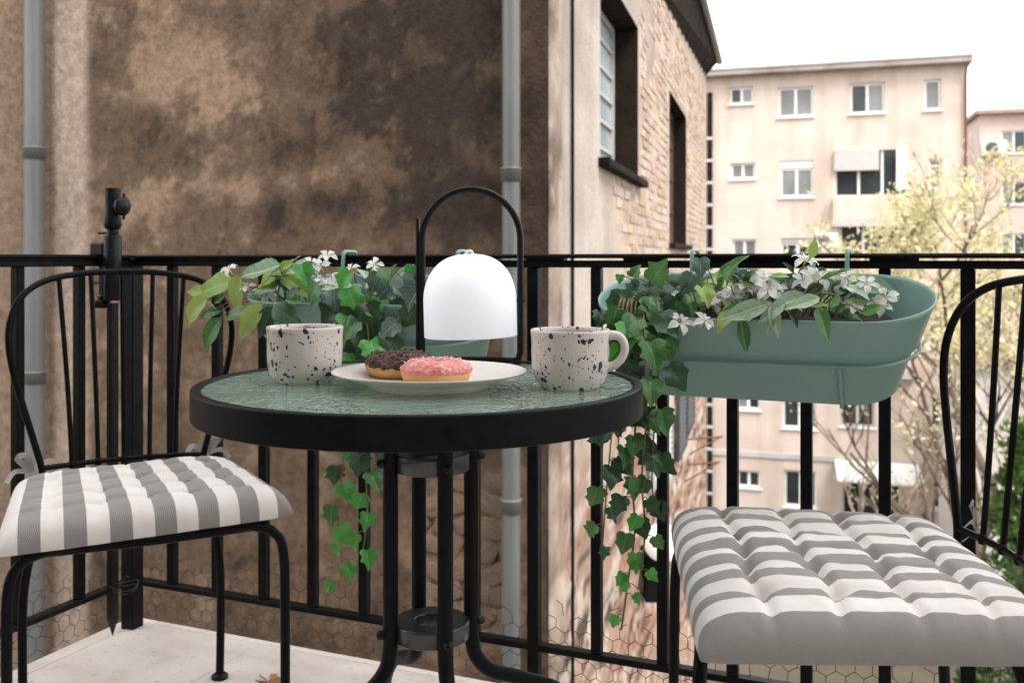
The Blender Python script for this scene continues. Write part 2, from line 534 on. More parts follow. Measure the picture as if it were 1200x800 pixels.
M_['leaf_light'] = leaf_mat('leaf_light_green', (.20, .33, .05), (.36, .48, .12), .38, .3, (.36, .45, .18))
M_['leaf_mid'] = leaf_mat('leaf_mid_green', (.025, .10, .022), (.075, .205, .05), .34, .22, (.2, .34, .14))
M_['leaf_dark'] = leaf_mat('leaf_dark_green', (.014, .045, .019), (.03, .085, .035), .36, .15, (.08, .15, .07))
M_['leaf_grey'] = leaf_mat('leaf_grey_green', (.055, .105, .08), (.15, .22, .175), .24, .15, (.32, .40, .34))
M_['leaf_pale'] = leaf_mat('leaf_pale_glare_green', (.17, .29, .16), (.36, .48, .33), .25, .2, (.5, .6, .45))  # pale leaf green, with the glare on glossy leaves put into the colour
M_['leaf_bright'] = leaf_mat('leaf_bright_green', (.035, .20, .03), (.09, .36, .06), .36, .28, (.25, .48, .16))
M_['petal'] = leaf_mat('white_petal', (.84, .83, .80), (.89, .88, .86), .5, .42)
M_['petal_eye'] = noisy('flower_eye', (.55, .42, .06), (.68, .55, .14), 60, .6, 0)
M_['stem'] = noisy('vine_stem', (.10, .085, .035), (.22, .17, .08), 30, .6, .2, .001)
M_['bark'] = noisy('tree_bark', (.075, .045, .03), (.15, .10, .07), 2.5, .9, .5, .02)
M_['bark_pale'] = noisy('pale_bark', (.30, .23, .17), (.46, .37, .29), 2.5, .9, .4, .02)
M_['tree_yellow'] = leaf_mat('spring_leaf_yellow', (.56, .50, .26), (.70, .65, .42), .6, .35)
M_['tree_green'] = leaf_mat('evergreen_leaf', (.02, .05, .012), (.09, .17, .03), .6, .2)

# ------------------------------------------------------------------ the layout of the balcony
C0 = V(-.909, 2.349, 0)                     # railing corner
RZ = R(-22.8)
U = V(math.cos(RZ), math.sin(RZ), 0)        # along the front railing
W = V(math.sin(RZ), -math.cos(RZ), 0)       # from the front railing towards the inside
def bal(L, t, z=0.0): return C0 + U * L + W * t + V(0, 0, z)
def pix_rail(x, y, o):
    """photo pixel onto the plane parallel to the front railing, o metres inside it"""
    return on_plane(x, y, bal(0, o), W)

# ------------------------------------------------------------------ ground and balcony floor
g = MB(); g.add([(-400, -300, -10), (400, -300, -10), (400, 500, -10), (-400, 500, -10)], [(0, 1, 2, 3)])
structure(g.build('ground', M_['asphalt']))

fl = MB(); fl.box(-.05, 2.75, -2.9, .055, -.22, -.013)
floor = structure(fl.build('balcony_floor', noisy('slab_grout', (.30, .26, .22), (.40, .35, .30), 20, .9, .3), None, Matrix.Translation(C0) @ Matrix.Rotation(RZ, 4, 'Z')))
tile_me = None
for i in range(8):
    for j in range(9):
        x0, y0 = -.006 + .35 * i, .034 - .35 * j
        if tile_me is None:
            t = MB(); t.box(.0012, .3488, -.3488, -.0012, -.012, 0, bev=.0012)
            o = t.build('tile', M_['tile'], floor, Matrix.Translation((x0, y0, 0))); tile_me = o.data
        else:
            o = link('tile', tile_me, floor, Matrix.Translation((x0, y0, 0)))
ed = MB(); ed.box(-.05, -.0075, -2.9, .055, -.012, -.001); ed.box(-.0075, 2.75, .0352, .055, -.012, -.001)
ed.build('edge_strip', M_['tile'], floor)

# ------------------------------------------------------------------ the house the balcony belongs to: unseen behind the camera, added to shade it
house = thing('unseen_house', 'unseen plastered house added behind the balcony to shade it, with a glazed balcony door', 'house', bal(0, 2.55, -10), (0, 0, RZ))
m = MB(); m.box(-1.2, 7.5, -.4, 0, 0, 19.0)
m.build('wall', noisy('house_plaster', (.20, .20, .20), (.28, .275, .27), 1.2, .9, .3, .01), house)
m = MB()
for q in ((1.2, 1.28, 10.0, 12.3), (2.12, 2.2, 10.0, 12.3), (1.28, 2.12, 12.22, 12.3), (1.28, 2.12, 10.0, 10.4)): m.box(q[0], q[1], .001, .06, q[2], q[3])
dr = m.build('balcony_door', M_['white_frame'], house)
m = MB(); m.box(1.28, 2.12, .002, .02, 10.4, 12.22); m.build('pane', M_['pane'], dr)

# ------------------------------------------------------------------ neighbouring old building
K = V(.168, 4.5, 0)
S_DIR = V(.2652, 1, 0).normalized()         # along the side wall, away from us
S_N = V(S_DIR.y, -S_DIR.x, 0)               # outwards from the side wall
A_DIR = V(-S_DIR.y, S_DIR.x, 0)             # along the front wall, leftwards
A_N = V(-S_DIR.x, -S_DIR.y, 0)              # outwards from the front wall

old = thing('old_building', 'old brown building with stained render and stripped brick side wall', 'building', (K.x, K.y, -10))
def oldM(): return Matrix.Translation((-K.x, -K.y, 10))

def wall_grid(us, zs, keep, disp, P0, a_dir, n_dir):
    nu, nz = len(us), len(zs)
    Ug, Zg = np.meshgrid(us, zs)            # rows: z
    u, z = Ug.ravel(), Zg.ravel()
    d = disp(u, z)
    co = np.outer(u, a_dir) + np.outer(d, n_dir) + np.array(P0)[None, :]
    co[:, 2] += z
    fs = []
    for j in range(nz - 1):
        for i in range(nu - 1):
            if keep(.5 * (us[i] + us[i + 1]), .5 * (zs[j] + zs[j + 1])):
                a = j * nu + i
                fs.append((a, a + 1, a + nu + 1, a + nu))
    return u, z, co, fs

def wall_mesh(name, co, fs, rgb, mat, parent, flip=False):
    me = bpy.data.meshes.new(name)
    me.from_pydata(co.tolist(), [], [f[::-1] for f in fs] if flip else fs)
    me.materials.append(mat)
    set_col(me, rgb)
    me.polygons.foreach_set('use_smooth', [True] * len(me.polygons))
    me.update()
    return link(name, me, parent, oldM())

def fw(x, y):
    p = on_plane(x, y, K, A_N) - K
    return p.dot(A_DIR), p.z
us = np.concatenate([np.arange(0, 4.0, .02), np.arange(4.0, 9.01, .25)])
zs = np.concatenate([np.arange(-10, -2.2, .4), np.arange(-2.2, 3.4, .02), np.arange(3.4, 5.01, .2)])
blobs = [(430, 120, 80, 60, -1.0), (350, 160, 40, 35, -.5), (420, 20, 150, 35, -.55), (545, 120, 60, 170, -.75), (150, 165, 40, 55, -.35), (205, 155, 40, 45, -.30),
         (300, 255, 50, 32, -.75), (400, 245, 75, 30, -.7), (345, 160, 25, 22, -.5), (540, 245, 55, 50, -.55), (480, 180, 40, 60, -.35),
         (210, 70, 60, 45, .65), (300, 110, 70, 40, .7), (370, 155, 35, 55, .35), (150, 95, 40, 30, .45), (300, 212, 90, 14, .75), (440, 195, 90, 16, .5),
         (160, 225, 40, 60, .55), (215, 225, 25, 30, .4), (540, 60, 45, 18, .45), (500, 150, 60, 20, .3), (430, 275, 60, 14, .3), (580, 190, 20, 40, .3),
         (230, 450, 160, 110, .42), (400, 560, 160, 60, .10), (560, 470, 40, 60, -.25), (260, 15, 60, 30, -.4), (20, 40, 26, 90, -.25), (20, 200, 40, 120, .25), (25, 420, 40, 120, .2), (4, 120, 9, 60, -.9)]
def front_disp(u, z):
    return .010 * fbm(u * 2.2, z * 2.2, 4, 3) + .004 * fbm(u * 14, z * 14, 3, 9)
u, z, co, fs = wall_grid(us, zs, lambda a, b: True, front_disp, K, A_DIR, A_N)
s = np.zeros_like(u)
wu = u + .22 * fbm(u * 2.5, z * 2.5, 4, 41); wz = z + .22 * fbm(u * 2.5, z * 2.5, 4, 71)
for bx, by, rx, ry, am in blobs:
    cu, cz = fw(bx, by); e = fw(bx - rx, by)[0] - cu; h = cz - fw(bx, by + ry)[1]
    s += am * np.exp(-((wu - cu) / e) ** 2 - ((wz - cz) / h) ** 2)
s = s * .85 + 1.3 * fbm(u * 1.7, z * 1.7, 7, 21, .6) + .75 * fbm(u * 13, z * .8, 5, 5, .6) + .35 * sstep(.03, .06, fbm(u * 2.1, z * 2.1, 6, 61, .62)) - .35 * sstep(.05, .07, fbm(u * 3.1, z * 2.6, 6, 63, .62)) + .28 * fbm(u * 30, z * 24, 3, 64) + .9 * fbm(u * 16, z * 16, 4, 8) + .5 * fbm(u * 5, z * 5, 5, 18)
t = np.clip(s * .5 + .45, 0, 1)
rgb = np.where((t < .5)[:, None], lerp3((.038, .027, .020), (.116, .077, .051), sstep(0, .5, t)), lerp3((.116, .077, .051), (.255, .180, .127), sstep(.5, 1, t)))
pale0, pale1 = fw(100, 250)[0], fw(66, 250)[0]
edge = .03 * fbm(u * 3, z * 3, 4, 77)
m = sstep(pale0 - .05, pale0 + .02, u + edge) * (1 - sstep(pale1 + .0, pale1 + .04, u))
rgb = lerp3(rgb, np.array((.40, .31, .25))[None, :] * (1 + .5 * fbm(u * 3, z * 1.2, 4, 50))[:, None], m * .85)
m = sstep(pale1 + .0, pale1 + .05, u)
rgb = lerp3(rgb, np.array((.235, .165, .118))[None, :] * (1 + .7 * fbm(u * 2, z * .8, 5, 52))[:, None], m * .8)
m = 1 - sstep(.0, .20, u + .04 * fbm(u * 4, z * 3, 3, 31))
rgb = lerp3(rgb, np.array((.055, .036, .028))[None, :] * (1 + .9 * fbm(u * 6, z * 6, 4, 66))[:, None], m * .85)
# exposed rubble patch low on the wall
ru, rz_ = fw(556, 650)
rub = np.exp(-(((wu - ru) / .30) ** 4 + ((wz - rz_) / .42) ** 4))
rgb = lerp3(rgb, np.array((.24, .155, .105))[None, :] * (1 + 1.1 * fbm(u * 9, z * 9, 4, 91))[:, None], np.clip(rub, 0, 1))
co -= np.outer(.03 * rub - rub * (.07 * fbm(u * 7, z * 7, 5, 92, .6)), A_N)
wall_mesh('front_wall', co, fs, rgb, M_['wall_paint'], old, True)

def rock(name, c, r, parent, mat, seed, flat=None):
    rnd = random.Random(seed)
    import bmesh
    bm = bmesh.new(); bmesh.ops.create_icosphere(bm, subdivisions=3, radius=1)
    off = Vector((rnd.uniform(0, 99), rnd.uniform(0, 99), rnd.uniform(0, 99)))
    for v in bm.verts:
        k = 1 + .35 * mnoise.noise(v.co * 1.2 + off) + .22 * mnoise.noise(v.co * 3.5 + off)
        q = v.co.copy() * k
        q = Vector(tuple(math.copysign(abs(e) ** .55, e) for e in q))
        v.co = q
    me = bpy.data.meshes.new(name); bm.to_mesh(me); bm.free()
    me.materials.append(mat)
    for p in me.polygons: p.use_smooth = True
    return me
rocks = [rock('stone', None, 1, None, M_['stone'], 100 + i) for i in range(5)]
rnd = random.Random(5)
for row in range(8):
    zz = rz_ - .40 + row * .105 + rnd.uniform(-.012, .012)
    uu = ru - .24 + rnd.uniform(0, .06)
    while uu < ru + .24:
        w = rnd.uniform(.04, .13); h = rnd.uniform(.045, .075)
        p = K + A_DIR * (uu + w) + V(0, 0, zz) + A_N * -.040 - V(K.x, K.y, -10)
        Mx = Matrix.Translation(p) @ Matrix((A_DIR, -A_N, V(0, 0, 1))).transposed().to_4x4() @ Matrix.Rotation(rnd.uniform(-.5, .5), 4, 'Y') @ Matrix.Diagonal((w, .026, h, 1))
        link('stone', rocks[rnd.randrange(5)], old, Mx)
        uu += 1.85 * w + rnd.uniform(.0, .02)

# side wall ------------------------------------------------------------
def sw(x, y):
    p = on_plane(x, y, K, S_N) - K
    return p.dot(S_DIR), p.z
s0, s1 = sw(703, 185)[0], sw(748, 200)[0]
w1 = (round(s0 / .05) * .05, round(s1 / .05) * .05, 1.48, 2.64)
w2 = (round(sw(784, 200)[0] / .05) * .05, round(sw(804, 200)[0] / .05) * .05, 1.04, 2.56)
S_END = sw(827, 200)[0]
def in_win(a, b):
    for q in (w1, w2):
        if q[0] < a < q[1] and q[2] < b < q[3]: return True
    return False
us = np.round(np.concatenate([np.arange(0, 4.0, .025), np.arange(4.0, S_END, .05), [S_END]]), 4)
zs = np.round(np.concatenate([np.arange(-10, -4, .5), np.arange(-4, 3.99, .04)]), 4)
def side_disp(u, z):
    rough = 1 - sstep(-.9, -.2, z + .5 * fbm(u * 1.2, z * 1.2, 3, 4))
    a = .008 * fbm(u * 2, z * 2, 4, 13) + (.09 * fbm(u * 2.4, z * 6, 5, 14, .65)) * rough
    edge_ = (1 - sstep(.0, .22, u)) * (-.05 + .22 * fbm(u * 4, z * 6, 5, 15, .6))
    far_ = np.ones_like(u)
    for q in (w1, w2):
        du = np.maximum(np.maximum(q[0] - u, u - q[1]), 0); dzz = np.maximum(np.maximum(q[2] - z, z - q[3]), 0)
        far_ = np.minimum(far_, sstep(.02, .15, np.hypot(du, dzz)))
    return (a + edge_) * sstep(-.001, .05, u) * far_
u, z, co, fs = wall_grid(us, zs, lambda a, b: not in_win(a, b), side_disp, K, S_DIR, S_N)
n1 = fbm(u * .7, z * .7, 5, 23); n2 = fbm(u * 2.4, z * 2.4, 5, 24); n3 = fbm(u * 9, z * 5, 4, 25)
plaster = lerp3((.26, .215, .185), (.47, .41, .36), np.clip(.45 + 1.6 * n1 + .9 * fbm(u * 3, z * .8, 5, 28) + .7 * fbm(u * 1.5, z * 6, 5, 29), 0, 1))
mortar = lerp3((.36, .265, .205), (.52, .42, .345), np.clip(.5 + 1.6 * n2 + .5 * n3, 0, 1))
bm_ = sstep(-.12, .12, (u - 2.95) * .28 + 1.1 * n1 + .25 * n2 + .12 * sstep(1.8, 1.4, z))
rgb = lerp3(plaster, mortar, bm_)
# stripped lower part: pink brick dust, pale lime, dark holes
low = 1 - sstep(-.45, .35, z + .9 * n1 + .3 * n2)
red = lerp3((.31, .205, .15), (.22, .095, .06), sstep(.0, .16, fbm(u * 1.8, z * 10, 5, 30, .65)))
red = lerp3(red, np.tile((.45, .365, .305), (len(u), 1)), sstep(.04, .12, fbm(u * 1.6, z * 9, 5, 33, .65)))
red = lerp3(red, np.tile((.07, .045, .034), (len(u), 1)), sstep(.09, .16, fbm(u * 2.2, z * 13, 5, 35, .65)))
rgb = lerp3(rgb, red, low * .95)
# dirty weathered edge strip along the corner
es = 1 - sstep(.25, .34, u + .10 * fbm(u * 6, z * 3, 4, 37))
rgb = lerp3(rgb, lerp3((.13, .095, .075), (.42, .34, .28), np.clip(.5 + 2.2 * fbm(u * 7, z * 5, 5, 38, .6), 0, 1)), es * .9)
ex = 1 - sstep(.03, .09, u + .05 * fbm(u * 5, z * 5, 4, 39))
rgb = lerp3(rgb, np.tile((.10, .07, .055), (len(u), 1)), ex * .8)
wall_mesh('side_wall', co, fs, rgb, M_['side_wall'], old)

def sM(a, off, z):  # matrix at a point of the side wall: x along the wall, y outwards, z up
    p = K + S_DIR * a + S_N * off + V(0, 0, z) - V(K.x, K.y, -10)
    return Matrix.Translation(p) @ Matrix((S_DIR, S_N, V(0, 0, 1))).transposed().to_4x4()

# bricks laid bare on the side wall
bv, bf, bc = [], [], []
rnd = random.Random(11)
rows = int((3.35 - .2) / .078)
base_col = np.array((.44, .325, .255))
for r_ in range(rows):
    zz = .2 + r_ * .078
    a = 1.6 + (r_ % 2) * .13 + rnd.uniform(0, .03)
    while a < S_END - .26:
        c = np.array([a + .12]); d = np.array([zz + .03])
        nn1 = float(fbm(c * .7, d * .7, 5, 23)[0]); nn2 = float(fbm(c * 2.4, d * 2.4, 5, 24)[0])
        msk = (a - 2.90) * .28 + 1.1 * nn1 + .25 * nn2
        hit = any(q[0] - .02 < a + .25 and a < q[1] + .02 and q[2] - .04 < zz + .07 and zz < q[3] + .02 for q in (w1, w2))
        if msk > -.02 + rnd.uniform(-.06, .10) and not hit and float(fbm(c * 1.7, d * 3.4, 4, 88)[0]) + rnd.uniform(-.03, .03) < .19:
            w = .24 + rnd.uniform(-.012, .006); h = .066 + rnd.uniform(-.004, .004); pr = rnd.uniform(.001, .010)
            i0 = len(bv); tl = rnd.uniform(-.003, .003)
            for (aa, hh) in ((a, zz), (a + w, zz + tl), (a + w, zz + h + tl), (a, zz + h)):
                q = K + S_DIR * aa + V(0, 0, hh); bv.append(tuple(q - S_N * .03))
                ins = .006
                q2 = K + S_DIR * (aa + (ins if aa < a + w / 2 else -ins)) + V(0, 0, hh + (ins if hh < zz + h / 2 else -ins)) + S_N * pr
                bv.append(tuple(q2))
            bf += [(i0 + 1, i0 + 3, i0 + 5, i0 + 7)] + [(i0 + 2 * k, i0 + 2 * ((k + 1) % 4), i0 + 2 * ((k + 1) % 4) + 1, i0 + 2 * k + 1) for k in range(4)]
            cc = base_col * rnd.uniform(.8, 1.2) * np.array((1, rnd.uniform(.93, 1.12), rnd.uniform(.88, 1.2)))
            if rnd.random() < .45: cc = np.array((.49, .395, .32)) * rnd.uniform(.85, 1.1)
            bc += [cc] * 8
        a += .25
me = bpy.data.meshes.new('exposed_brickwork'); me.from_pydata(bv, [], bf); me.materials.append(M_['brick']); set_col(me, np.array(bc)); me.update()
stuff(link('exposed_brickwork', me, old, oldM()))

# recessed windows of the side wall
def side_window(q, deep, small):
    a0, a1, z0, z1 = q
    rv = MB()
    rv.box(a1 + .001, a1 + .05, -deep - .05, -.0005, z0, z1); rv.box(a0 - .05, a0 - .001, -deep - .05, -.0005, z0, z1)
    rv.box(a0 - .05, a1 + .05, -deep - .05, -.0005, z1 + .001, z1 + .05); rv.box(a0 - .05, a1 + .05, -deep - .05, -.0005, z0 - .05, z0 - .001)
    M0 = sM(0, 0, 0)
    win = rv.build('window', M_['dark_wood'], old, M0)
    fr = MB()
    t = .045
    y0, y1 = -deep - .02, -deep + .03
    fr.box(a0, a0 + t, y0, y1, z0, z1); fr.box(a1 - t, a1, y0, y1, z0, z1)
    fr.box(a0 + t, a1 - t, y0, y1, z0, z0 + t); fr.box(a0 + t, a1 - t, y0, y1, z1 - t, z1)
    nc, nr = (2, 6) if small else (2, 4)
    for i in range(1, nc):
        x = a0 + (a1 - a0) * i / nc; w = .03 if i == nc // 2 else .014
        fr.box(x - w, x + w, y0 + .005, y1 - .004, z0 + t, z1 - t)
    for j in range(1, nr):
        zz = z0 + (z1 - z0) * j / nr
        fr.box(a0 + t, a1 - t, y0 + .009, y1 - .009, zz - .012, zz + .012)
    fr.build('frame', M_['brown_wood'] if not small else M_['grey_panel'], win)
    for i in range(nc):
        for j in range(nr):
            p = MB()
            cx0, cx1 = a0 + (a1 - a0) * i / nc, a0 + (a1 - a0) * (i + 1) / nc
            cz0, cz1 = z0 + (z1 - z0) * j / nr, z0 + (z1 - z0) * (j + 1) / nr
            p.box(cx0 + .01, cx1 - .01, -deep - .004, -deep + .002, cz0 + .008, cz1 - .008)
            p.build('pane', M_['pane_frost'] if small else M_['pane_grey'], win)
    sl = MB(); sl.box(a0 - .08, a1 + .10, -.02, .07, z0 - .055, z0 - .003, bev=.006)
    sl.build('sill', M_['dark_wood'], win)
    return win
side_window(w1, .21, True)
side_window(w2, .18, False)

# eaves with rafters, fascia and gutter
ev = MB()
ev.add([(3.0, 0, 3.2), (S_END + .1, 0, 3.72), (S_END + .1, .16, 3.9), (3.0, .16, 3.9), (3.0, -.3, 3.95), (S_END + .1, -.3, 3.95), (3.0, -.3, 3.2), (S_END + .1, -.3, 3.72)],
       [(0, 1, 2, 3), (3, 2, 5, 4), (0, 6, 7, 1), (1, 7, 5, 2), (0, 3, 4, 6), (6, 4, 5, 7)])
roof = ev.build('roof', M_['dark_wood'], old, sM(0, .004, 0))
for i in range(16):
    a = 3.3 + i * .5
    r_ = MB(); zz = 3.2 + (a - 3.0) / (S_END - 2.9) * .52
    r_.add([(a - .04, .0, zz - .05), (a + .04, 0, zz - .05), (a + .04, .15, 3.86), (a - .04, .15, 3.86), (a - .04, .0, zz + .1), (a + .04, 0, zz + .1), (a + .04, .15, 3.9), (a - .04, .15, 3.9)],
           [(0, 3, 2, 1), (4, 5, 6, 7), (0, 1, 5, 4), (1, 2, 6, 5), (2, 3, 7, 6), (3, 0, 4, 7)])
    r_.build('rafter', M_['dark_wood'], roof)
gt = MB(); gt.tube([(2.8, .20, 3.93), (S_END + .15, .20, 3.93)], .05, 12)
gt.build('gutter', M_['pipe'], old, sM(0, 0, 0))
tl = MB(); tl.box(2.9, S_END + .12, -1.2, .22, 3.985, 4.03)
tl.build('roof_slab', M_['roof_edge'], old, sM(0, 0, 0))

# rainwater pipes on the front wall, cable at the corner
def drain_pipe(px, r, joints):
    a = fw(px, 300)[0]
    p = K + A_DIR * a + A_N * (r + .035) - V(K.x, K.y, 0)
    m = MB(); m.tube([(0, 0, 0), (0, 0, 15)], r, 20)
    o = m.build('drain_pipe', M_['pipe'], old, Matrix.Translation(p))
    for y in joints:
        z_ = fw(px, y)[1] + 10
        c = MB(); c.lathe([(r + .0, z_ - .03), (r + .006, z_ - .028), (r + .006, z_ + .022), (r + .009, z_ + .026), (r + .009, z_ + .034), (r, z_ + .036)], 20)
        c.build('pipe_collar', M_['pipe'], o)
        b = MB(); b.box(-.012, .012, 0, .075, z_ - .075, z_ - .05)
        b.build('bracket', M_['pipe'], o, Matrix((A_DIR, -A_N, V(0, 0, 1))).transposed().to_4x4())
drain_pipe(54, .050, (182, 440, -60))
drain_pipe(604, .042, (207, 588, -80))
cb = MB(); cb.tube([K + S_DIR * .50 + S_N * .012 + V(0, 0, zz) - V(K.x, K.y, -10) for zz in np.arange(-10, 5, .5)], .009, 6)
cb.build('cable', M_['black_plastic'], old)

# louvred shutters low on the side wall, brackets, dish
def shutter(px0, px1, y0, y1, mat, off=.03):
    a0, a1 = sw(px0, 500)[0], sw(px1, 500)[0]
    am = (a0 + a1) / 2
    Dm = 4.5 + am * S_DIR.y
    z0, z1 = HC - (y1 - HOR) * Dm / F, HC - (y0 - HOR) * Dm / F
    m = MB(); t = .05
    m.box(a0, a0 + t, off, off + .035, z0, z1); m.box(a1 - t, a1, off, off + .035, z0, z1)
    m.box(a0 + t, a1 - t, off, off + .035, z0, z0 + t); m.box(a0 + t, a1 - t, off, off + .035, z1 - t, z1)
    o = m.build('shutter', mat, old, sM(0, 0, 0))
    n = int((z1 - z0 - 2 * t) / .05)
    for k in range(n):
        zz = z0 + t + (k + .5) * (z1 - z0 - 2 * t) / n
        sl = MB(); sl.box(-(a1 - a0) / 2 + t, (a1 - a0) / 2 - t, -.018, .018, -.004, .004)
        sl.build('slat', mat, o, Matrix.Translation((am, off + .017, zz)) @ Matrix.Rotation(R(-38), 4, 'X'))
shutter(789, 799, 455, 530, M_['shutter'])
shutter(800, 808, 455, 503, M_['shutter'])
shutter(757, 768, 478, 566, M_['shutter_pale'])
shutter(769, 781, 478, 572, M_['shutter_pale'])
for i, (x, y, ln) in enumerate(((806, 515, .75), (804, 545, .72))):
    a, zz = sw(x, y)
    ir = MB(); ir.tube([(a, -.05, zz), (a + .1, ln * .55, zz + .04)], .012, 6); ir.tube([(a, -.05, zz - .22), (a + .08, ln * .5, zz + .03)], .010, 6)
    ir.build('iron_bracket', M_['rust'], old, sM(0, 0, 0))

dz = sw(752, 628)
dish = thing('satellite_dish', 'small white dish on a black arm box fixed to the stripped side wall', 'dish', tuple(K + S_DIR * dz[0] + S_N * .04 + V(0, 0, dz[1])), (0, 0, 0))
m = MB(); m.lathe([(.001, .03), (.07, .022), (.12, .0), (.15, -.03), (.152, -.032), (.12, -.008), (.07, .010), (.001, .02)], 28, Matrix.Translation((.10, -.20, .02)) @ Matrix.Rotation(R(58), 4, 'X'))
m.build('reflector', M_['white_frame'], dish)
m = MB(); m.tube([(-.04, .04, -.1), (.06, -.06, -.06), (.10, -.18, .0)], .02, 8)
m.build('arm', M_['black_plastic'], dish)
m = MB(); m.box(-.03, .16, -.12, .03, -.48, -.10, bev=.012)
m.build('box', M_['black_plastic'], dish)

# ------------------------------------------------------------------ apartment block across the yard
BL, BR = V(8.0, 40, 0), V(17.17, 37.05, 0)
EXT = 4.0                                   # the block runs on behind the old building
BL = BL - (BR - BL).normalized() * EXT
B_DIR = (BR - BL).normalized(); B_N = V(B_DIR.y, -B_DIR.x, 0)
B_W = (BR - BL).length
blk = thing('apartment_block', 'peach four storey apartment block with white windows behind the yellow tree', 'building', (BL.x, BL.y, -10), (0, 0, math.atan2(B_DIR.y, B_DIR.x)))
def bw(x, y):
    p = on_plane(x, y, BL, B_N) - BL
    return p.dot(B_DIR), p.z + 10
def brect(x0, y0, x1, y1):
    xm, ym = (x0 + x1) / 2, (y0 + y1) / 2
    return (bw(x0, ym)[0], bw(x1, ym)[0], bw(xm, y1)[1], bw(xm, y0)[1])

def holed_wall(name, w, z0, z1, rects, depth, mat, parent, thick=6.0):
    xs = sorted({0.0, w} | {q for r_ in rects for q in r_[:2]}); zs_ = sorted({z0, z1} | {q for r_ in rects for q in r_[2:]})
    m = MB()
    for i in range(len(xs) - 1):
        for j in range(len(zs_) - 1):
            cx, cz = (xs[i] + xs[i + 1]) / 2, (zs_[j] + zs_[j + 1]) / 2
            if any(r_[0] < cx < r_[1] and r_[2] < cz < r_[3] for r_ in rects): continue
            m.add([(xs[i], 0, zs_[j]), (xs[i + 1], 0, zs_[j]), (xs[i + 1], 0, zs_[j + 1]), (xs[i], 0, zs_[j + 1])], [(0, 1, 2, 3)])
    for (a, b, c, d) in rects:
        m.add([(a, 0, c), (b, 0, c), (b, 0, d), (a, 0, d), (a, depth, c), (b, depth, c), (b, depth, d), (a, depth, d)],
              [(0, 4, 5, 1), (1, 5, 6, 2), (2, 6, 7, 3), (3, 7, 4, 0), (4, 7, 6, 5)])
    m.add([(0, 0, z0), (0, 0, z1), (0, thick, z1), (0, thick, z0)], [(0, 1, 2, 3)])
    m.add([(w, 0, z0), (w, 0, z1), (w, thick, z1), (w, thick, z0)], [(3, 2, 1, 0)])
    m.add([(0, 0, z1), (w, 0, z1), (w, thick, z1), (0, thick, z1)], [(0, 1, 2, 3)])
    m.add([(0, thick, z0), (0, thick, z1), (w, thick, z1), (w, thick, z0)], [(0, 1, 2, 3)])
    return m.build(name, mat, parent)

def block_window(parent, r_, depth, panes=2, glass=('pane', 'pane'), fw_=.09, sill=True, box=None, frame='white_frame', proud=False):
    a, b, c, d = r_
    top = d - (box or 0)
    y0, y1 = (-.03, .03) if proud else (depth - .10, depth - .04)
    m = MB()
    e = .002
    m.box(a + e, a + fw_, y0, y1, c + e, top - e); m.box(b - fw_, b - e, y0, y1, c + e, top - e)
    m.box(a + fw_, b - fw_, y0, y1, c + e, c + fw_); m.box(a + fw_, b - fw_, y0, y1, top - fw_, top - e)
    for k in range(1, panes):
        x = a + (b - a) * k / panes; m.box(x - fw_ * .6, x + fw_ * .6, y0 + .004, y1 - .004, c + fw_, top - fw_)
    o = m.build('window', M_[frame], parent)
    for k in range(panes):
        x0, x1 = a + (b - a) * k / panes, a + (b - a) * (k + 1) / panes
        p = MB(); p.box(x0 + .03, x1 - .03, y1 - .026, y1 - .016, c + .03, top - .03)
        p.build('pane', M_[glass[k % len(glass)]], o)
    if sill:
        p = MB(); p.box(a - .07, b + .07, -.09, depth - .11 if not proud else -.031, c - .07, c - .002, bev=.01)
        p.build('sill', M_['white_frame'], o)
    if box:
        p = MB(); p.box(a + e, b - e, depth - .16, depth - .02, top + e, d - e, bev=.01)
        p.build('shutter_box', M_['grey_panel'] if box < .2 else M_['white_frame'], o)
    return o

wins = [((855, 102, 883, 122), dict(glass=('pane', 'pane_grey'), frame='white_frame')), ((912, 102, 953, 137), dict(glass=('pane_grey',))), ((996, 97, 1037, 133), dict(glass=('pane', 'pane_grey'))),
        ((1083, 93, 1103, 129), dict(panes=1, glass=('pane_grey',))), ((856, 191, 885, 210), dict(glass=('pane_grey', 'pane_grey'))), ((914, 188, 953, 231), dict(glass=('pane_grey',), box=.30)),
        ((858, 280, 887, 312), dict(glass=('pane_grey', 'pane_grey'))), ((915, 279, 955, 318), dict(glass=('pane',), box=.18)), ((1087, 280, 1101, 298), dict(panes=1)),
        ((860, 372, 889, 392), dict()), ((917, 368, 956, 408), dict(glass=('pane_grey',))), ((863, 460, 891, 480), dict(glass=('pane_grey', 'pane'))), ((917, 460, 957, 502), dict(glass=('pane', 'pane_grey'))),
        ((985, 465, 1025, 500), dict(frame='grey_panel')), ((1090, 462, 1104, 502), dict(panes=1)), ((864, 551, 891, 571), dict()), ((919, 551, 957, 594), dict(panes=2)), ((1092, 554, 1110, 597), dict(panes=1)),
        ((1088, 186, 1104, 222), dict(panes=1, glass=('pane_grey',))), ((1088, 372, 1104, 408), dict(panes=1, glass=('pane_grey',)))]
logs = [(979, 176, 1062, 228), (985, 262, 1066, 306), (988, 362, 1068, 404), (988, 556, 1055, 612)]
rects = [brect(*w_[0]) for w_ in wins] + [brect(*q) for q in logs]
ZTOP = bw(830, 92)[1]
holed_wall('wall', B_W, 0, ZTOP, rects, .22, M_['facade'], blk)
for (px, kw), r_ in zip(wins, rects):
    block_window(blk, r_, .22, **kw)
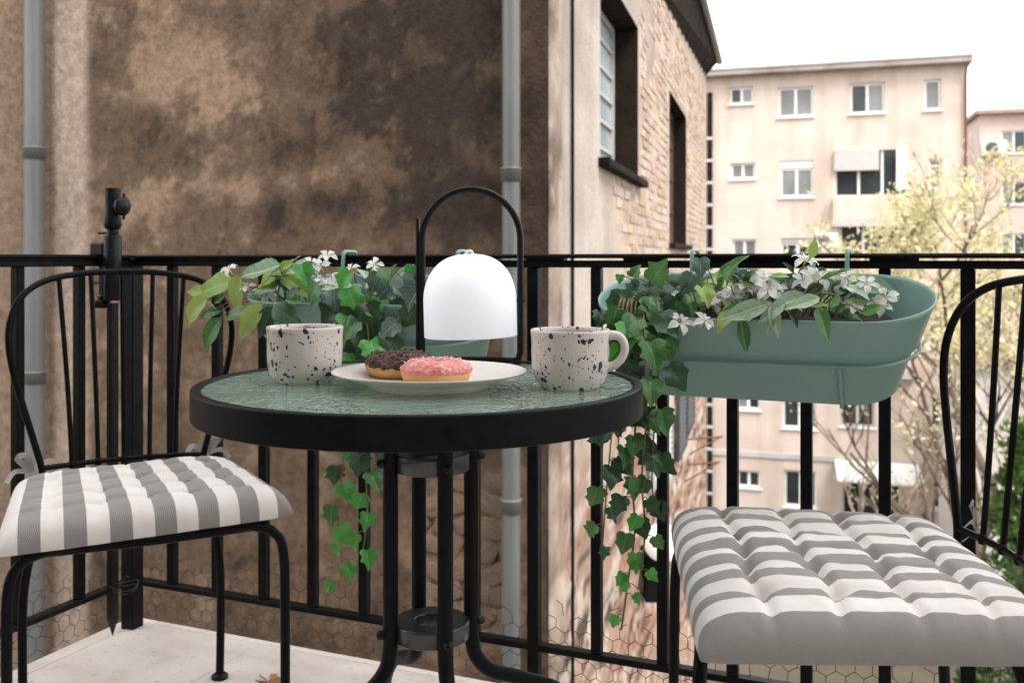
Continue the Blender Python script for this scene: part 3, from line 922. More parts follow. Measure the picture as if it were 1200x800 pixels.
for i, q in enumerate(logs):
    a, b, c, d = brect(*q)
    m = MB(); m.box(a + .002, b - .002, .16, .20, c + .002, d - .002)
    bay = m.build('loggia_opening', M_['pane'], blk)
    n = 3
    for k in range(n + 1):
        x = a + (b - a) * k / n
        p = MB(); p.box(max(a, x - .05) + .003, min(b, x + .05) - .003, .10, .158, c + .003, d - .003); p.build('mullion', M_['white_frame'], bay)
    if i == 0:
        p = MB(); p.box(a - .05, a + (b - a) * .62, -.18, .09, c + (d - c) * .54, d + .04, bev=.01); p.build('roller_panel', M_['grey_panel'], bay)
        p = MB(); p.box(a + (b - a) * .86, b, -.1, .09, c + (d - c) * .1, d, bev=.01); p.build('roller_panel', M_['white_frame'], bay)
    if i < 3:
        p = MB(); p.box(a - .1, b + .1, -.35, -.002, c - .95, c - .12, bev=.01); p.build('parapet', M_['facade'], blk)
        p = MB(); p.box(a - .14, b + .14, -.42, -.004, c - 1.25, c - .96, bev=.01); p.build('balcony_slab', M_['grey_panel'], blk)
# string course, roof slab, edge pipe
m = MB(); m.box(0, B_W, -.06, -.002, bw(836, 531)[1] - .05, bw(836, 527)[1] + .04, bev=.01); m.build('string_course', M_['grey_panel'], blk)
m = MB(); m.box(-.25, B_W + .15, -.5, 6.2, ZTOP + .003, ZTOP + .2, bev=.02); rf = m.build('roof', M_['roof_edge'], blk)
m = MB(); m.box(-.27, B_W + .17, -.54, -.36, ZTOP + .204, ZTOP + .3, bev=.02); m.build('roof_kerb', M_['grey_panel'], rf)
m = MB(); m.tube([(B_W - .05, -.45, ZTOP), (B_W - .05, -.1, ZTOP - .5), (B_W - .05, -.1, 0)], .05, 8); m.build('drain_pipe', M_['rust'], blk)
m = MB(); m.box(EXT - .03, EXT + .17, -.12, -.003, 0, ZTOP - .6); o = m.build('cable_duct', M_['dark_wood'], blk)
for k in range(18):
    q = MB(); q.box(EXT - .07, EXT + .21, -.14, -.125, .4 + k * .9, .52 + k * .9); q.build('clip', M_['grey_panel'], o)
# awning over the yard door
a0, zt = bw(978, 537); a1 = bw(1075, 537)[0]
m = MB(); m.add([(a0, 0, zt), (a1, 0, zt), (a1 + .15, -1.3, zt - .55), (a0 + .1, -1.3, zt - .55), (a0, 0, zt - .03), (a1, 0, zt - .03), (a1 + .15, -1.3, zt - .62), (a0 + .1, -1.3, zt - .62)],
                [(0, 3, 2, 1), (4, 5, 6, 7), (3, 7, 6, 2), (0, 4, 7, 3), (1, 2, 6, 5)])
m.build('awning', M_['awning'], blk)

def ac_unit(loc, rot, label, s=1.0):
    t = thing('air_conditioner', label, 'air conditioner', loc, (0, 0, rot))
    m = MB(); m.box(-.42 * s, .42 * s, -.3 * s, 0, 0, .56 * s, bev=.03); m.build('casing', M_['white_frame'], t)
    g_ = MB()
    for r_ in (.06, .12, .18, .22): g_.tube([(-.1 * s + r_ * s * math.cos(q), -.312 * s, .28 * s + r_ * s * math.sin(q)) for q in np.linspace(0, 2 * math.pi, 20, False)], .008, 5, closed=True)
    g_.build('fan_grille', M_['grey_panel'], t)
    f_ = MB(); f_.lathe([(.001, 0), (.235 * s, 0)], 24, Matrix.Translation((-.1 * s, -.303 * s, .28 * s)) @ Matrix.Rotation(R(90), 4, 'X')); f_.build('fan', M_['shutter'], t)
    b_ = MB(); b_.box(-.35 * s, -.31 * s, -.28 * s, .02, -.05, -.001); b_.box(.31 * s, .35 * s, -.28 * s, .02, -.05, -.001); b_.build('bracket', M_['grey_panel'], t)
    return t
p = on_plane(969, 290, BL, B_N); ac_unit(p + B_N * .02, math.atan2(B_DIR.y, B_DIR.x), 'white air conditioner beside a window of the peach block')

# pale building far right and plaster annex below it
p0 = V(28.6, 60, -10)
far = thing('far_building', 'pale pink building farther off to the right of the peach block', 'building', p0, (0, 0, R(-16)))
zt = 10 + HC + 168 / F * 60
rc = [(1.2 + 3.2 * i, 2.6 + 3.2 * i, zt - 2.4 - 3.1 * j, zt - 1.0 - 3.1 * j) for i in range(5) for j in range(5)]
holed_wall('wall', 17, 0, zt, rc, .2, noisy('pale_pink_render', (.50, .38, .33), (.60, .48, .42), .5, .9, .3, .02), far)
for r_ in rc: block_window(far, r_, .2, glass=('pane_grey', 'pane'))
m = MB(); m.box(-.3, 17.3, -.5, 8, zt + .003, zt + .25, bev=.02); m.build('roof', noisy('tile_roof', (.30, .20, .16), (.40, .29, .23), 3, .9, .3), far)
p = on_plane(1163, 183, p0, V(math.sin(R(-16)), -math.cos(R(-16)), 0)); ac_unit(p + V(0, -.1, 0), R(-16), 'white air conditioner on the pale pink building', 1.6)

p0 = V(13.9, 29.5, -10)
ann = thing('annex_house', 'low whitish plaster annex with a sloping roof behind the evergreen', 'building', p0, (0, 0, R(-14)))
zt = 10 + HC - (430 - HOR) / F * 29.5
m = MB(); m.add([(0, 0, 0), (9, 0, 0), (9, 0, zt + 1.6), (0, 0, zt), (0, 6, 0), (9, 6, 0), (9, 6, zt + 1.6), (0, 6, zt)], [(0, 1, 2, 3), (4, 7, 6, 5), (0, 3, 7, 4), (1, 5, 6, 2), (3, 2, 6, 7)])
m.build('wall', M_['pale_wall'], ann)
m = MB(); m.add([(-.25, -.3, zt + .01), (9.2, -.3, zt + 1.68), (9.2, 6.2, zt + 1.68), (-.25, 6.2, zt + .01), (-.25, -.3, zt + .15), (9.2, -.3, zt + 1.82), (9.2, 6.2, zt + 1.82), (-.25, 6.2, zt + .15)],
                [(0, 3, 2, 1), (4, 5, 6, 7), (0, 1, 5, 4), (3, 7, 6, 2), (0, 4, 7, 3), (1, 2, 6, 5)])
m.build('roof', noisy('annex_tiles', (.26, .19, .15), (.38, .29, .23), 4, .9, .4), ann)
m = MB(); m.box(2.0, 3.1, -.03, .05, zt - 4.4, zt - 2.6); wv = m.build('window', M_['pane'], ann)
m = MB()
for a in ((1.94, 3.16, zt - 4.46, zt - 4.4), (1.94, 3.16, zt - 2.6, zt - 2.54), (1.94, 2.0, zt - 4.4, zt - 2.6), (3.1, 3.16, zt - 4.4, zt - 2.6)): m.box(a[0], a[1], -.05, .04, a[2], a[3])
m.build('frame', M_['white_frame'], wv)

# ------------------------------------------------------------------ trees
def tree(name, label, cat, base, stems, leaf, bark, seed, n_leaf, leaf_size, spread, depth=4, group=None, lean=.25, bare=False, droop=0.0):
    rnd = random.Random(seed)
    t = thing(name, label, cat, base, (0, 0, 0), group)
    tr = MB(); tips = []
    def grow(p, d, ln, r, lv):
        pts = [p]; n = 5; q = p.copy(); dd = d.copy()
        for i in range(n):
            dd = (dd + V(rnd.uniform(-1, 1), rnd.uniform(-1, 1), rnd.uniform(-.5, .7)) * .16 + V(0, 0, .05 - droop)).normalized()
            q = q + dd * (ln / n); pts.append(q.copy())
        tr.tube(pts, [r * (1 - .5 * i / n) for i in range(n + 1)], 6 if lv else 8, cap=False)
        if lv >= depth:
            tips.append(pts); return
        if lv >= depth - 1: tips.append(pts)
        for k in range(rnd.choice((2, 3, 3))):
            f = rnd.uniform(.45, 1.0); i = min(n, max(1, round(f * n)))
            a = rnd.uniform(0, 2 * math.pi)
            side = V(math.cos(a), math.sin(a), rnd.uniform(-.1, .6))
            nd = (dd * (1 - spread) + side * spread).normalized()
            grow(pts[i], nd, ln * rnd.uniform(.6, .82), r * .58 * rnd.uniform(.8, 1.1), lv + 1)
    for (d, ln, r) in stems:
        grow(V(0, 0, 0), V(*d).normalized(), ln, r, 0)
    tr.build('trunk', M_[bark], t)
    if n_leaf:
        cr = MB()
        for i in range(n_leaf):
            pts = rnd.choice(tips); p = rnd.choice(pts[1:]) + V(rnd.gauss(0, 1), rnd.gauss(0, 1), rnd.gauss(0, 1)) * leaf_size * 2.2
            a = V(rnd.uniform(-1, 1), rnd.uniform(-1, 1), rnd.uniform(-1, 1)).normalized(); b = a.cross(V(rnd.uniform(-1, 1), rnd.uniform(-1, 1), rnd.uniform(-1, 1))).normalized()
            s_ = leaf_size * rnd.uniform(.6, 1.3)
            cr.add([p - a * s_, p + b * s_ * .45 - a * .1 * s_, p + a * s_, p - b * s_ * .45 - a * .1 * s_], [(0, 1, 2, 3)])
        cr.build('crown', M_[leaf], t)
    return t
yg = 'spring trees with pale yellow leaves in the yard'
tree('yellow_tree', 'slender many stemmed tree with thin pale yellow leaves before the peach block', 'tree', ray(1162, 303, 27).xy.to_3d() + V(0, 0, -10),
     [((.02, .05, 1), 5.2, .20)], 'tree_yellow', 'bark', 3, 5200, .10, .52, 6, yg)
tree('yellow_tree', 'tall pale yellow tree rising before the sky at the block corner', 'tree', ray(1205, 303, 24).xy.to_3d() + V(0, 0, -10),
     [((-.02, .05, 1), 5.4, .20)], 'tree_yellow', 'bark', 12, 4600, .09, .50, 6, yg)
tree('bare_tree', 'small bare tree with pale twisting branches by the awning', 'tree', ray(1020, 303, 33).xy.to_3d() + V(0, 0, -10),
     [((-.15, .0, 1), 2.3, .13), ((.2, .1, 1), 2.3, .12), ((-.35, -.1, .8), 2.0, .10)], 'tree_yellow', 'bark_pale', 21, 260, .07, .5, 4)
tree('leafless_tree', 'twiggy tree with reddish brown branches and few leaves before the pale annex', 'tree', ray(1215, 303, 21).xy.to_3d() + V(0, 0, -10),
     [((-.05, .0, 1), 4.6, .18)], 'tree_yellow', 'bark', 31, 900, .07, .42, 6)

def evergreen(base, h, rad, label, seed):
    rnd = random.Random(seed)
    t = thing('evergreen_tree', label, 'tree', base)
    m = MB(); m.tube([(0, 0, 0), (0, 0, h * .5), (.05, 0, h * .96)], [.16, .1, .02], 8); m.build('trunk', M_['bark'], t)
    cr = MB(); cl = []
    for i in range(150):
        q = rnd.uniform(.06, 1) ; a = rnd.uniform(0, 6.283); r_ = rad * (1 - q) ** .62 * rnd.uniform(.55, 1.12)
        cl.append((V(r_ * math.cos(a), r_ * math.sin(a), q * h), rnd.uniform(.18, .38)))
    for i in range(15000):
        c, rr = rnd.choice(cl)
        d = V(rnd.gauss(0, 1), rnd.gauss(0, 1), rnd.gauss(0, 1)).normalized()
        p = c + d * rr * rnd.random() ** .4
        a = (d + V(0, 0, .9) + V(rnd.gauss(0, .5), rnd.gauss(0, .5), 0)).normalized(); b = a.cross(V(rnd.uniform(-1, 1), rnd.uniform(-1, 1), .2)).normalized()
        s_ = rnd.uniform(.05, .10)
        cr.add([p - a * s_, p + b * s_ * .4, p + a * s_, p - b * s_ * .4], [(0, 1, 2, 3)])
    cr.build('crown', M_['tree_green'], t)
evergreen(V(8.9, 17.0, -10), 7.9, 1.3, 'bushy dark evergreen standing before the pale annex wall', 5)
evergreen(V(11.6, 21.0, -10), 7.0, 1.4, 'second evergreen behind the bushy one with a lower crown', 6)

# ------------------------------------------------------------------ balcony railing
rail = thing('balcony_railing', 'black painted iron railing around the balcony corner', 'railing', C0, (0, 0, RZ))
B20 = .010
def railM(): return None
LF, LS = 2.6, 2.7
ZT = .889
for nm, z0, z1, hw in (('handrail', ZT - .0085, ZT, .019), ('upper_bar', ZT - .0265, ZT - .0125, .014)):
    m = MB(); m.box(-hw, LF, -hw, hw, z0, z1, bev=.003); m.build(nm, M_['enamel'], rail)
    m = MB(); m.box(-hw, hw, -LS, -hw - .0005, z0, z1, bev=.003); m.build(nm, M_['enamel'], rail)
for x0, x1 in ((.02, .96), (1.02, 1.10), (1.22, 1.30), (1.36, 1.56), (1.66, 1.74), (2.0, 2.1), (2.3, 2.4)):
    m = MB(); m.box(x0, x1, -.011, .011, ZT - .0126, ZT - .0084); m.build('spacer', M_['enamel'], rail)
m = MB(); m.box(-.011, .011, -LS, -.02, ZT - .0126, ZT - .0084); m.build('spacer', M_['enamel'], rail)
m = MB(); m.box(.016, LF, -.012, .012, .106, .119, bev=.002); m.build('bottom_rail', M_['enamel'], rail)
m = MB(); m.box(-.012, .012, -LS, -.016, .106, .119, bev=.002); m.build('bottom_rail', M_['enamel'], rail)
m = MB(); m.box(-.0185, .0185, -.0185, .0185, -.005, ZT - .009, bev=.002); m.build('corner_post', M_['enamel'], rail)
bm1 = MB(); bm1.box(-B20, B20, -B20, B20, .1195, ZT - .0266, bev=.0015); bme = None
def baluster(x, y):
    global bme
    Mx = Matrix.Translation((x, y, 0))
    if bme is None: bme = bm1.build('baluster', M_['enamel'], rail, Mx).data
    else: link('baluster', bme, rail, Mx)
for k in range(19):
    x = .1226 + .1302 * k
    if k in (7, 13):
        m = MB(); m.box(x - .0115, x + .0115, -.0115, .0115, -.01, ZT - .0266, bev=.0015); m.build('post', M_['enamel'], rail)
    else: baluster(x, 0)
for k in range(16): baluster(0, -.16 - .162 * k)

# chicken wire tied along the foot of the railing
def wire_net(name, label, L, to_pt, seed, crumple):
    rnd = random.Random(seed); a = .019; m = MB()
    hx, hz = a * math.sqrt(3), a * 1.5
    nx, nz = int(L / hx), 7
    def jit(p, key):
        q = mnoise.noise_vector(Vector((p[0] * 9, p[1] * 9, seed))) * .006
        c = crumple(p[0])
        w = mnoise.noise_vector(Vector((p[0] * 30, p[1] * 30, seed + 5))) * .016 * c
        return to_pt(p[0] + q.x + w.x, max(.001, p[1] + q.y + w.y), q.z * 2 + w.z)
    done = set()
    for j in range(nz):
        for i in range(nx):
            cx, cz = (i + .5 * (j % 2)) * hx, .012 + j * hz
            vs = [(cx + a * math.sin(R(60 * k)), cz + a * math.cos(R(60 * k))) for k in range(6)]
            for k in range(6):
                p, q = vs[k], vs[(k + 1) % 6]
                key = tuple(sorted(((round(p[0] * 500), round(p[1] * 500)), (round(q[0] * 500), round(q[1] * 500)))))
                if key in done or min(p[1], q[1]) < .006: continue
                done.add(key)
                top = .17
                if max(p[1], q[1]) > top and rnd.random() < .6: continue
                m.tube([jit(p, 0), jit(q, 0)],   .00068, 4, cap=False)
    o = m.build(name, M_['wire'], None, Matrix.Translation(C0) @ Matrix.Rotation(RZ, 4, 'Z'))
    tag(o, label, 'wire mesh', 'chicken wire along the railing foot')
wire_net('chicken_wire', 'rusty hexagon chicken wire along the long front railing foot', 2.5, lambda x, z_, w: (x + .02, .024 + w, z_), 3, lambda x: .25)
wire_net('chicken_wire', 'rusty crumpled chicken wire along the short side railing foot', 2.0, lambda x, z_, w: (-.024 + w, -x - .02, z_), 4, lambda x: max(0, min(1, (x - .16) * 8)) + .2)

# ------------------------------------------------------------------ parasol holder clamped to the corner
ph = ray(132, 745, 2.237)
holder = thing('parasol_holder', 'black parasol holder post with pointed foot clamped at the railing corner', 'parasol holder', (ph.x, ph.y, 0), (0, 0, RZ))
def hz(y): return HC - (y - HOR) * 2.237 / F
m = MB(); m.lathe([(.0, .02), (.012, .06), (.0125, .062), (.0125, hz(355)), (0, hz(355))], 4, Matrix.Rotation(R(45), 4, 'Z'), smooth=False); m.build('spike', M_['black_plastic'], holder)
m = MB(); m.lathe([(.0, hz(352)), (.0175, hz(352)), (.0195, hz(350)), (.0195, hz(277)), (.0175, hz(275.5)), (0, hz(275.5))], 24); m.build('sleeve', M_['black_plastic'], holder)
m = MB(); m.lathe([(.013, hz(277)), (.013, hz(263)), (.0, hz(263))], 20); m.build('inner_tube', M_['black_plastic'], holder)
m = MB(); m.lathe([(0, hz(268)), (.0165, hz(268)), (.0195, hz(264)), (.0185, hz(257)), (.016, hz(246)), (.0165, hz(236)), (.018, hz(222)), (.0175, hz(220.5)), (.014, hz(220.5)), (.013, hz(225)), (0, hz(225))], 24); m.build('socket', M_['black_plastic'], holder)
m = MB(); m.lathe([(0, -.012), (.010, -.012), (.010, .0), (.021, .002), (.022, .010), (.017, .016), (0, .018)], 16, Matrix.Translation((.026, -.004, hz(242))) @ Matrix.Rotation(R(90), 4, 'Y'))
kn = m.build('knob', M_['black_plastic'], holder)
m = MB(); m.box(.030, .036, -.004, .004, hz(242) - .03, hz(242) + .03, bev=.002); m.build('wing', M_['black_plastic'], kn)
m = MB(); m.tube([(-.036, -.006, hz(273)), (.022, -.006, hz(273))], .003, 8); m.build('pin', M_['black_plastic'], holder)
m = MB(); m.box(-.055, -.014, -.016, .016, hz(300), hz(284), bev=.004); m.box(-.03, -.012, -.014, .014, hz(346), hz(299), bev=.003); m.build('clamp', M_['black_plastic'], holder)
m = MB(); m.box(-.056, -.020, -.014, .014, hz(333), hz(329.5), bev=.002); m.build('clamp_plate', M_['black_plastic'], holder)
m = MB(); m.tube([(-.034, 0, hz(352)), (-.034, 0, hz(331))], .0045, 8); m.build('clamp_screw', M_['steel'], holder)
m = MB(); m.lathe([(0, hz(361)), (.018, hz(361)), (.021, hz(358)), (.021, hz(353)), (.009, hz(351)), (.009, hz(347)), (0, hz(347))], 14, Matrix.Translation((-.034, 0, 0))); m.build('clamp_knob', M_['black_plastic'], holder)
m = MB()
for z_, rr in ((.125, .028), (.133, .030)):
    m.tube([(.01 + rr * 1.3 * math.cos(a), .02 + rr * math.sin(a), z_ + .006 * math.sin(2 * a)) for a in np.linspace(0, 6.283, 14, False)], .0009, 5, closed=True)
m.tube(spline([(.03, -.01, .13), (.05, -.03, .15), (.06, -.02, .17), (.05, 0, .16)]), .0009, 5); m.build('tie_wire', M_['wire'], holder)

# ------------------------------------------------------------------ chairs
def make_chair(label, loc, rz):
    t = thing('bistro_chair', label, 'chair', loc, (0, 0, rz), 'black iron bistro chairs')
    mt = M_['black_tube']; r = .0084; ZS = .418
    # local: x lateral, y forwards
    fx, bx = .207, .185
    m = MB(); m.tube(spline([(-fx + .02, .185, ZS), (-fx + .05, .19, ZS), (0, .198, ZS), (fx - .05, .19, ZS), (fx - .02, .185, ZS)]), .0085, 10)
    m.tube(spline([(-fx + .03, .185, ZS), (-.20, .05, ZS), (-.175, -.1, ZS), (-.12, -.19, ZS), (0, -.212, ZS), (.12, -.19, ZS), (.175, -.1, ZS), (.20, .05, ZS), (fx - .03, .185, ZS)]), .0085, 10)
    sf = m.build('seat_frame', mt, t)
    for k in range(6):
        x = -.15 + .06 * k
        q = MB(); q.box(x - .012, x + .012, -.195, .170, ZS - .002, ZS + .003); q.build('seat_slat', mt, sf)
    for s in (-1, 1):
        m = MB(); m.tube(spline([(s * .12, .192, ZS + .002), (s * (fx - .045), .196, ZS + .002), (s * (fx - .01), .200, ZS - .012), (s * (fx + .006), .204, ZS - .05), (s * (fx + .008), .206, .25), (s * (fx + .008), .208, .012)]), r, 12)
        lg = m.build('leg', mt, t)
        m = MB(); m.lathe([(0, 0), (.017, 0), (.018, .006), (.012, .011), (0, .012)], 14, Matrix.Translation((s * (fx + .008), .208, 0))); m.build('foot', M_['black_plastic'], lg)
        m = MB(); m.tube(spline([(s * .150, -.170, ZS), (s * .163, -.188, .36), (s * .184, -.205, .24), (s * .186, -.210, .1), (s * .185, -.212, .012)]), r, 12)
        lg = m.build('leg', mt, t)
        m = MB(); m.lathe([(0, 0), (.017, 0), (.018, .006), (.012, .011), (0, .012)], 14, Matrix.Translation((s * .185, -.212, 0))); m.build('foot', M_['black_plastic'], lg)
    def back(x, z_): return V(x, -.243 + 1.25 * x * x - .10 * (z_ - .47), z_)
    hp = [(-.150, .425), (-.152, .47), (-.170, .54), (-.194, .63), (-.208, .70), (-.208, .755), (-.188, .805), (-.145, .836), (-.075, .850), (0, .853)]
    hp = hp + [(-x, z_) for x, z_ in hp[-2::-1]]
    m = MB(); m.tube(spline([back(x, z_) for x, z_ in hp], 5), .0064, 12); m.build('backrest_hoop', mt, t)
    m = MB(); m.tube([back(x, .472) for x in np.linspace(-.152, .152, 13)], .0055, 10); m.build('backrest_bar', mt, t)
    for s in (-1, 1):
        q = back(s * .15, .43); m = MB(); m.tube([q, (s * .140, -.175, ZS)], .007, 8); m.build('bracket', mt, t)
    for k in (-2, -1, 0, 1, 2):
        xb, xt = .049 * k, .060 * k
        zt = np.interp(abs(xt), [0, .075, .145, .192], [.853, .850, .836, .805])
        m = MB(); m.tube([back(xb + (xt - xb) * q ** 1.3, .472 + (zt - .472) * q) for q in np.linspace(0, 1, 8)], .0048, 8); m.build('spindle', mt, t)
        m = MB(); m.lathe([(0, -.009), (.006, -.007), (.0085, 0), (.006, .007), (0, .009)], 10, Matrix.Translation(back(xb, .472))); m.build('joint', mt, t)
    return t
LOC_L, RZ_L = V(-.680, 1.788, 0), R(27.5) + math.pi
LOC_R, RZ_R = V(.446, 1.355, 0), math.atan2(.995, .1)
make_chair('black iron bistro chair below the left drain pipe beside the parasol holder', LOC_L, RZ_L)
make_chair('black iron bistro chair in front of the single right hand planter and peach block', LOC_R, RZ_R)

def make_cushion(label, loc, rz, fwid, bwid, y0, y1, seed, thick, z0, sx=0.0, roll=0.0, puff=1.0):
    t = thing('seat_cushion', label, 'cushion', (loc.x, loc.y, z0), (0, roll, rz), 'striped tufted seat cushions')
    N = 96
    a = np.linspace(-1, 1, N); A, B = np.meshgrid(a, a)
    A = A.ravel(); B = B.ravel()
    # edges pack more rows near the seam
    A = np.sign(A) * (1 - (1 - np.abs(A)) ** 1.35); B = np.sign(B) * (1 - (1 - np.abs(B)) ** 1.35)
    wid = (bwid + (fwid - bwid) * (B + 1) / 2) / 2
    # rounded plan with small pulled corners
    pin = 1 - .022 * (1 - B ** 2) * np.abs(A) ** 4; pinb = 1 - .02 * (1 - A ** 2) * np.abs(B) ** 4
    cr = 1 - .03 * (np.abs(A) ** 3) * (np.abs(B) ** 3)
    rr = np.random.RandomState(seed)
    X = A * wid * pin * cr + sx
    Y = y0 + (y1 - y0) * ((B * pinb * cr) + 1) / 2
    edge = ((1 - np.abs(A) ** 9) * (1 - np.abs(B) ** 9)); edge = np.clip(edge, 0, 1) ** .4
    h = np.ones_like(A)
    ta = np.linspace(-.64, .64, 5); tb = np.linspace(-.6, .6, 4)
    dim = np.zeros_like(A)
    for i, q in enumerate(ta):
        for j, w in enumerate(tb):
            qa = q + rr.uniform(-.05, .05); wb = w + rr.uniform(-.05, .05)
            dim += np.exp(-(((A - qa) / .060) ** 2 + ((B - wb) / .068) ** 2))
    for q in ta: h -= .15 * np.exp(-((A - q - .02 * np.sin(B * 5 + q * 9)) / .030) ** 2) * (1 - .6 * np.abs(B) ** 3)
    for w in tb: h -= .22 * np.exp(-((B - w - .02 * np.sin(A * 6 + w * 7)) / .034) ** 2) * (1 - .5 * np.abs(A) ** 4)
    h = 1 - (1 - h) * puff
    h -= .30 * puff * np.clip(dim, 0, 1)
    h += .16 * fbm(A * 2.2 + seed, B * 2.2, 4, seed) + .09 * fbm(A * 9 + seed, B * 9, 4, seed + 4)
    h *= 1 + .06 * (1 - A ** 2) * (1 - B ** 2)
    top = thick * .16 + thick * .90 * edge * h
    top = np.where(edge < .02, thick * .16, top)
    bot = thick * .16 * (1 - edge) + .002 * fbm(A * 6, B * 6, 3, seed + 9) * edge
    seam = (np.abs(A) > .9999) | (np.abs(B) > .9999)
    top[seam] = thick * .16; bot[seam] = thick * .16
    vs = np.concatenate([np.stack([X, Y, top], 1), np.stack([X, Y, bot], 1)])
    fs = []
    for j in range(N - 1):
        for i in range(N - 1):
            q = j * N + i
            fs.append((q, q + 1, q + N + 1, q + N)); q += N * N; fs.append((q, q + N, q + N + 1, q + 1))
    me = bpy.data.meshes.new('pad'); me.from_pydata(vs.tolist(), [], fs); me.materials.append(M_['cushion'])
    for nm, dat in (('lat', (A + 1) * fwid / 2), ('dep', B * (y1 - y0) / 2 + np.sign(B) * 0)):
        # the cloth wraps over the rim: add the height run to the coordinate
        at = me.attributes.new(nm, 'FLOAT', 'POINT'); at.data.foreach_set('value', np.concatenate([dat, dat]).astype(np.float32))
    at = me.attributes.new('hgt', 'FLOAT', 'POINT'); at.data.foreach_set('value', np.concatenate([top, bot]).astype(np.float32))
    me.polygons.foreach_set('use_smooth', [True] * len(fs)); me.update()
    # weld the seam
    import bmesh
    bm = bmesh.new(); bm.from_mesh(me); bmesh.ops.remove_doubles(bm, verts=bm.verts, dist=.00005); bmesh.ops.recalc_face_normals(bm, faces=bm.faces); bm.to_mesh(me); bm.free()
    link('pad', me, t)
    for s in (-1, 1):
        px, py = s * bwid * .36 + sx, y0 + .004
        rnd = random.Random(seed + s)
        m = MB()
        def ribbon(pts, w):
            pts = spline(pts, 5); vs_, fs_ = [], []
            for i, q in enumerate(pts):
                d = (pts[min(i + 1, len(pts) - 1)] - pts[max(i - 1, 0)]).normalized(); sd = d.cross(V(.3, .8, .4)).normalized() * w
                vs_ += [q - sd, q + sd]
            for i in range(len(pts) - 1): fs_.append((2 * i, 2 * i + 1, 2 * i + 3, 2 * i + 2))
            m.add(vs_, fs_, True)
        z_ = thick * .3
        ribbon([(px, py, z_), (px + s * .01, py - .03, z_ + .015), (px + s * .02, py - .045, z_ + .028)], .005)
        ribbon([(px + s * .02, py - .045, z_ + .028), (px + s * .045, py - .05, z_ + .055), (px + s * .03, py - .04, z_ + .06), (px + s * .02, py - .045, z_ + .028)], .006)
        ribbon([(px + s * .02, py - .045, z_ + .028), (px - s * .01, py - .045, z_ + .045), (px - s * .02, py - .035, z_ + .03), (px + s * .02, py - .045, z_ + .028)], .006)
        ribbon([(px + s * .02, py - .045, z_ + .028), (px + s * .05, py - .05, z_ + .03), (px + s * .065, py - .04, z_ + .012)], .005)
        m.build('tie', M_['ribbon'], t)
make_cushion('grey and white striped tufted cushion on the chair beside the parasol holder', LOC_L, RZ_L, .475, .41, -.205, .212, 3, .054, .4215, 0.0, R(1.2), .6)
make_cushion('large grey and white striped tufted cushion on the chair facing the table', LOC_R, RZ_R, .555, .48, -.21, .215, 8, .060, .421, -.012, 0.0, .85)

# ------------------------------------------------------------------ table
TX, TD, TZ = -.1205, 1.30, .717
tab = thing('bistro_table', 'round black bistro table with green textured glass top', 'table', (TX, TD, 0))
m = MB()
ro, ri = .2915, .2805
m.lathe([(ri, TZ - .012), (ri - .002, TZ - .0115), (ri - .002, TZ - .001), (ri - .0005, TZ + .0008), (ri + .0006, TZ + .0012), (ro - .0024, TZ + .0012), (ro - .0016, TZ + .0010), (ro - .0004, TZ + .0001), (ro, TZ - .0012), (ro, TZ - .0022), (ro, TZ - .0345), (ro, TZ - .0355), (ro - .0008, TZ - .0366), (ro - .002, TZ - .037), (ro - .003, TZ - .037), (ro - .008, TZ - .037), (ro - .008, TZ - .012), (ri, TZ - .012)], 128)
m.build('rim', M_['table_black'], tab)
m = MB(); m.lathe([(0, TZ - .0065), (ri - .0025, TZ - .0065), (ri - .0025, TZ - .0015), (.0, TZ - .0015)], 96, smooth=False); m.build('glass_top', M_['glass_top'], tab)
LX = .014
cross = MB()
for a in (20, 110):
    c, s_ = math.cos(R(a)), math.sin(R(a))
    cross.tube([(-.284 * c + 0, -.284 * s_, TZ - .022), (.284 * c, .284 * s_, TZ - .022)], .008, 8)
cross.build('underframe', M_['table_black'], tab)
ang = math.atan2(-.030, .0735)
for k in range(4):
    a = ang - math.pi / 4 + math.pi / 2 * k - math.pi / 2
    d = V(math.cos(a), math.sin(a), 0)
    def P(r_, z_): return d * r_ + V(LX, 0, z_)
    m = MB(); m.tube(spline([P(.056, TZ - .03), P(.056, .55), P(.056, .40), P(.0565, .372), P(.063, .345), P(.085, .322), P(.13, .304), P(.19, .275), P(.235, .22), P(.25, .12), P(.252, .012)], 7), .0100, 14)
    lg = m.build('leg', M_['table_black'], tab)
    m = MB(); m.lathe([(0, 0), (.016, 0), (.016, .02), (.0, .022)], 12, Matrix.Translation(P(.252, 0))); m.build('foot', M_['black_plastic'], lg)
    for z_ in (.614, .392):
        q = MB(); q.lathe([(.0, .010), (.004, .009), (.0058, .006), (.0062, 0)], 10, Matrix.Translation(P(.056 + .0095, z_)) @ d.to_track_quat('Z', 'Y').to_matrix().to_4x4()); q.build('bolt', M_['black_plastic'], lg)
for z_, nm in ((.624, 'upper_ring'), (.403, 'lower_ring')):
    m = MB(); m.lathe([(.0225, z_ - .022), (.0225, z_ - .0015), (.0228, z_ - .0003), (.0236, z_), (.0245, z_), (.0475, z_), (.0486, z_), (.0498, z_ - .0008), (.0505, z_ - .0024), (.0505, z_ - .0035), (.0505, z_ - .0215), (.049, z_ - .023), (.0225, z_ - .022)], 48, Matrix.Translation((LX, 0, 0)))
    m.build(nm, M_['ring'], tab)
ZG = TZ - .0015

